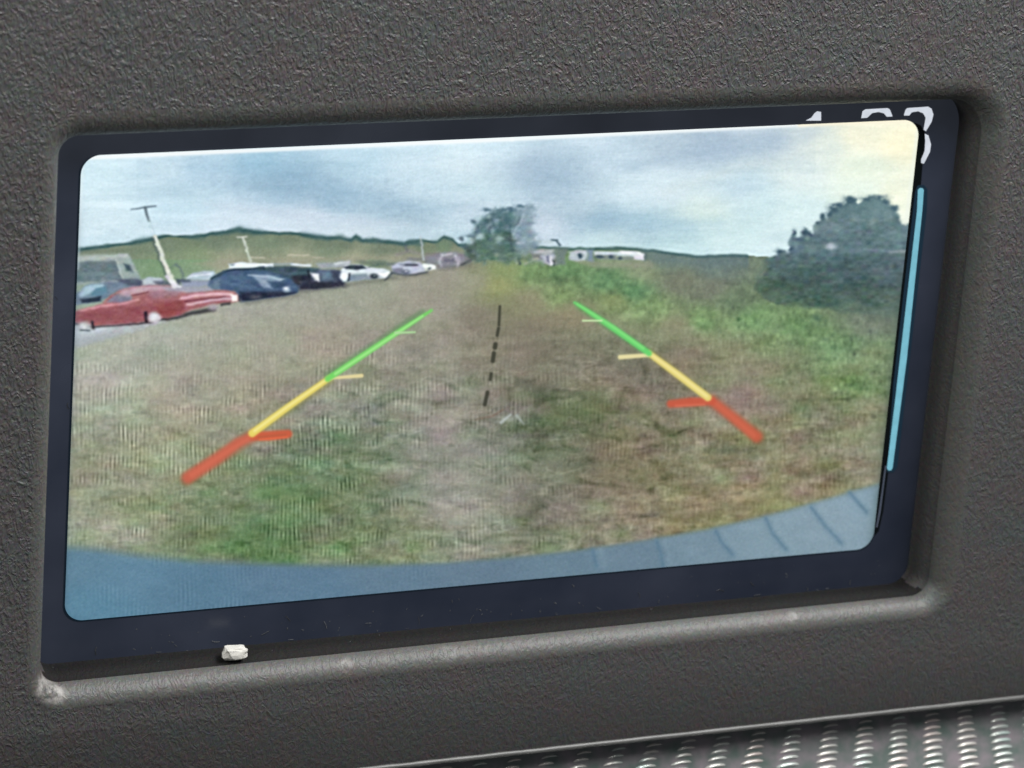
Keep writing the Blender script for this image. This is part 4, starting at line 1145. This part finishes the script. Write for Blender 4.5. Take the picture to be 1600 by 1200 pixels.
# rounded corners: clamp vertices outside the corner arcs onto them
rc = 0.0022
ax_ = np.abs(UU) - (HW - rc); az_ = np.abs(VV) - (HH - rc)
both = (ax_ > 0) & (az_ > 0)
rad = np.hypot(ax_, az_)
k = np.where(both & (rad > rc), rc / np.maximum(rad, 1e-12), 1.0)
UUc = np.where(both, np.sign(UU) * ((HW - rc) + ax_ * k), UU)
VVc = np.where(both, np.sign(VV) * ((HH - rc) + az_ * k), VV)
# slight bow of the right side, as the bonded sheet has
UUc = UUc + 0.0 * VVc
pos = np.stack([UUc, np.full_like(UUc, PIC_Y), VVc - dz0], -1).reshape(-1, 3).astype(np.float32)
colr = np.concatenate([COLR, np.ones(COLR.shape[:2] + (1,))], -1).reshape(-1, 4).astype(np.float32)
cu = (ix[:-1, :-1] + ix[1:, 1:]) // 2; cv = (iy[:-1, :-1] + iy[1:, 1:]) // 2
FR = REG[cv, cu]
a = (np.arange(NV)[:, None] * (NU + 1) + np.arange(NU)[None, :])
quads = np.stack([a, a + 1, a + NU + 2, a + NU + 1], -1)
dead = both[:-1, :-1] & both[1:, 1:] & both[:-1, 1:] & both[1:, :-1] & (np.minimum(rad[:-1, :-1], rad[1:, 1:]) > rc * 1.02) & (np.minimum(rad[:-1, 1:], rad[1:, :-1]) > rc * 1.02)
quads = quads[~dead]; FRq = FR[~dead]

def grid_part(name, label, q, parent):
    used, inv_ = np.unique(q.reshape(-1), return_inverse=True)
    me = bpy.data.meshes.new(name)
    me.vertices.add(len(used)); me.loops.add(q.size); me.polygons.add(len(q))
    me.vertices.foreach_set('co', pos[used].reshape(-1))
    me.loops.foreach_set('vertex_index', inv_.astype(np.int32).reshape(-1))
    me.polygons.foreach_set('loop_start', (np.arange(len(q)) * 4).astype(np.int32))
    me.polygons.foreach_set('loop_total', np.full(len(q), 4, np.int32))
    me.update(calc_edges=True)
    at = me.color_attributes.new('picture', 'FLOAT_COLOR', 'POINT')
    at.data.foreach_set('color', colr[used].reshape(-1))
    o = link(name, me, M_PIC, parent)
    o['label'] = label
    return o
picture = grid_part(*REGN[0], quads[FRq == 0], disp)
for r_, (nm, lb) in enumerate(REGN):
    if r_ == 0: continue
    q = quads[FRq == r_]
    if len(q) > 3: grid_part(nm, lb, q, picture)

# ---- lit marks of the display that show beside the picture
def flat(name, pts_px, mat, parent, y=-0.00006, label=None, cut=0):
    pts = [PX(a_, b_, -y) for a_, b_ in pts_px]
    th = 0.00004
    vv = [(x, y, z - dz0) for x, z in pts] + [(x, y + th, z - dz0) for x, z in pts]
    k_ = len(pts)
    ff = [tuple(range(k_)), tuple(range(2 * k_ - 1, k_ - 1, -1))] + [(i, k_ + i, k_ + (i + 1) % k_, (i + 1) % k_) for i in range(k_)]
    o = mesh(name, vv, ff, mat, parent)
    bm_ = bmesh.new(); bm_.from_mesh(o.data)
    bmesh.ops.recalc_face_normals(bm_, faces=bm_.faces)
    bmesh.ops.triangulate(bm_, faces=[f_ for f_ in bm_.faces if len(f_.verts) > 4])
    bm_.to_mesh(o.data); bm_.free()
    if label: o['label'] = label
    return o
M_WHITE = lit('lit_white_digits', (212, 218, 228), 1.0)
M_CYAN = lit('lit_cyan_bar', (120, 186, 204), 1.0)
M_CYANDIM = lit('dim_cyan_glow', (12, 46, 64), 0.7)
M_EDGE = lit('picture_border_line', (84, 92, 108), 0.7)
M_SHADOW, N_, L_, P_ = nodes('black_picture_border')
P_.inputs['Base Color'].default_value = (0.004, 0.006, 0.007, 1); P_.inputs['Roughness'].default_value = 0.5; P_.inputs['Specular IOR Level'].default_value = 0.1

M_DEEP = lit('dark_teal_border', (12, 30, 44), 0.6)
bo = rrect(-HW - 0.00022, HW + 0.0002, -HH - 0.00024, HH + 0.00002, [0.0022] * 4, 8)
mesh('picture_border', [(x, -0.00003, z - dz0) for x, z in bo], [tuple(range(len(bo)))], M_DEEP, disp)['label'] = 'thin dark teal outline round the picture'
flat('digit', [(1259, 188.5), (1268, 184), (1273, 177), (1277, 174), (1283, 175), (1283, 188.5)], M_WHITE, disp, label='top of a white digit 1 above the picture edge')
flat('digit', [(1346, 184.5), (1348, 174), (1352.5, 171), (1387, 169), (1390.5, 171), (1394.7, 182), (1386, 182.4), (1381, 177), (1373, 175), (1363, 176.6), (1355, 184)], M_WHITE, disp,
     label='top of a white round digit above the picture edge')
flat('digit', [(1412.5, 180.5), (1415, 172), (1418, 169), (1450.7, 166.8), (1455.6, 170), (1458.5, 179), (1455.6, 190.4), (1446.7, 205), (1443.4, 202.6), (1445, 193.6), (1446.7, 184),
               (1442.6, 177), (1434.5, 173.8), (1424.7, 175.4), (1420.7, 180.5)], M_WHITE, disp, label='white digit 3 at the top right corner, upper part')
flat('digit', [(1445, 209), (1450.7, 211.5), (1454.8, 226), (1453, 237.5), (1443.4, 256), (1439.4, 254.6), (1439.4, 249), (1445, 236), (1446, 221)], M_WHITE, disp,
     label='white digit 3 at the top right corner, lower curve')
# black border of the picture at its right side and the thin line along it
flat('picture_border', [(1430, 192), (1439, 196), (1446, 208), (1438, 300), (1406, 600), (1380, 800), (1373, 830), (1366, 838), (1405, 400)], M_SHADOW, disp, y=-0.00004, label='black edge right of the picture')
flat('bar_glow', [(1430, 300), (1434, 290), (1444, 289), (1449, 296), (1448, 330), (1424, 540), (1402, 730), (1396, 738), (1386, 738), (1396, 600)], M_CYANDIM, disp, y=-0.00007, label='dim blue glow around the cyan bar')
flat('light_bar', [(1434.5, 297), (1437, 294), (1441.5, 294), (1443.5, 297), (1441, 330), (1417, 560), (1394.5, 732), (1392, 735), (1388, 735), (1386, 732), (1400, 616), (1411, 520), (1433, 330)], M_CYAN, disp,
     y=-0.0001, label='long thin cyan light bar right of the picture')
flat('border_line', [(1383, 728), (1385, 728), (1379.5, 772), (1376, 800), (1371, 824), (1369, 824), (1373.5, 798), (1377.5, 770)], M_EDGE, disp, y=-0.00009, label='thin grey line beside the lower right of the picture')

# ------------------------------------------------------------------ crumb and dust lying in the recess
def lump(name, cx, cz, cy, sx, sy, sz, mat, seed, parent=None, rot=0.0):
    bm_ = bmesh.new()
    bmesh.ops.create_icosphere(bm_, subdivisions=3, radius=1.0)
    for v_ in bm_.verts:
        p = v_.co.copy()
        q = Vector((math.copysign(abs(p.x) ** 0.6, p.x), math.copysign(abs(p.y) ** 0.7, p.y), math.copysign(abs(p.z) ** 0.6, p.z)))
        f_ = 1 + 0.28 * mnoise.noise(p * 1.7 + Vector((seed, 0, 0))) + 0.10 * mnoise.noise(p * 5 + Vector((seed, 4, 0)))
        q *= f_ * 0.85
        c_, s2 = math.cos(rot), math.sin(rot)
        x, z = q.x * sx, q.z * sz
        v_.co = Vector((x * c_ - z * s2, q.y * sy, x * s2 + z * c_))
    me = bpy.data.meshes.new(name); bm_.to_mesh(me); bm_.free()
    o = link(name, me, mat, parent)
    o.location = (cx, cy, cz)
    return o
m, N, L, P = nodes('pale_crumb'); M_CRUMB = m
tc = N.new('ShaderNodeTexCoord'); nz = N.new('ShaderNodeTexNoise'); nz.inputs['Scale'].default_value = 900
L.new(tc.outputs['Object'], nz.inputs['Vector'])
cr = N.new('ShaderNodeValToRGB'); cr.color_ramp.elements[0].color = (0.42, 0.41, 0.37, 1); cr.color_ramp.elements[1].color = (0.62, 0.61, 0.57, 1)
L.new(nz.outputs['Fac'], cr.inputs[0]); L.new(cr.outputs[0], P.inputs['Base Color']); P.inputs['Roughness'].default_value = 0.8
P.inputs['Subsurface Weight'].default_value = 0.2; P.inputs['Subsurface Radius'].default_value = (0.0006, 0.0006, 0.0005)
cdep = 0.001
while PX(367, 1019, cdep)[1] < Z0 + 0.00082: cdep += 0.00005
cx, cz = PX(367, 1019, cdep)
crumb = lump('crumb', cx, cz, -cdep, 0.00165, 0.0010, 0.00088, M_CRUMB, 5.3, rot=-0.02)
tag(crumb, 'small white crumb of debris lying on the lower edge of the recess below the screen', 'crumb', kind='thing')

M_DUST, N_, L_, P_ = nodes('grey_dust')
P_.inputs['Base Color'].default_value = (0.060, 0.064, 0.068, 1); P_.inputs['Roughness'].default_value = 0.9
bm_ = bmesh.new()
for k in range(90):
    x = random.uniform(X0 + 0.002, X1 - 0.002)
    z = Z0 + 0.00025 + abs(random.gauss(0, 0.0016))
    if z > Z0 + 0.006: continue
    if z < Z0 + 0.0006: y = -random.uniform(0.0001, 0.003); z = Z0 + 0.00022
    else: y = -0.00002
    s = random.uniform(0.000025, 0.00007)
    M_ = Matrix.Translation((x, y, z)) @ Matrix.Rotation(random.uniform(0, 3), 4, 'Y') @ Matrix.Diagonal((s * random.uniform(1, 4), s * 0.6, s * random.uniform(0.6, 1.2), 1))
    bmesh.ops.create_icosphere(bm_, subdivisions=1, radius=1.0, matrix=M_)
for (px_, py_) in ((570, 975), (588, 984), (640, 981), (655, 978), (742, 960), (868, 956), (932, 949), (1000, 936), (1030, 944), (1132, 926), (1190, 934), (1262, 917), (1290, 920), (152, 1025), (252, 1019), (330, 1001),
                   (422, 985), (505, 970), (62, 700), (90, 470), (1180, 915), (1330, 905), (450, 1004), (110, 640), (455, 972)):
    x0_, z0_ = PX(px_, py_, 0.0001)
    a_ = random.uniform(0, 6.28); cur = random.uniform(-1.6, 1.6); ln = random.uniform(0.0004, 0.0011); w_ = random.uniform(0.000025, 0.00005)
    prev = None
    for q in range(9):
        t_ = q / 8
        ang = a_ + cur * t_
        x0_ += ln / 8 * math.cos(ang); z0_ += ln / 8 * math.sin(ang)
        zz_ = max(z0_, Z0 + 0.0001)
        ring = [bm_.verts.new((x0_ + w_ * math.cos(k_ * 2.094) * -math.sin(ang), -0.00006 + w_ * 0.8 * math.sin(k_ * 2.094), zz_ + w_ * math.cos(k_ * 2.094) * math.cos(ang))) for k_ in range(3)]
        if prev:
            for k_ in range(3): bm_.faces.new((prev[k_], prev[(k_ + 1) % 3], ring[(k_ + 1) % 3], ring[k_]))
        prev = ring
me = bpy.data.meshes.new('dust'); bm_.to_mesh(me); bm_.free()
dust = link('dust', me, M_DUST)
tag(dust, 'fine grey dust and lint gathered along the bottom of the screen recess', 'dust', kind='stuff')
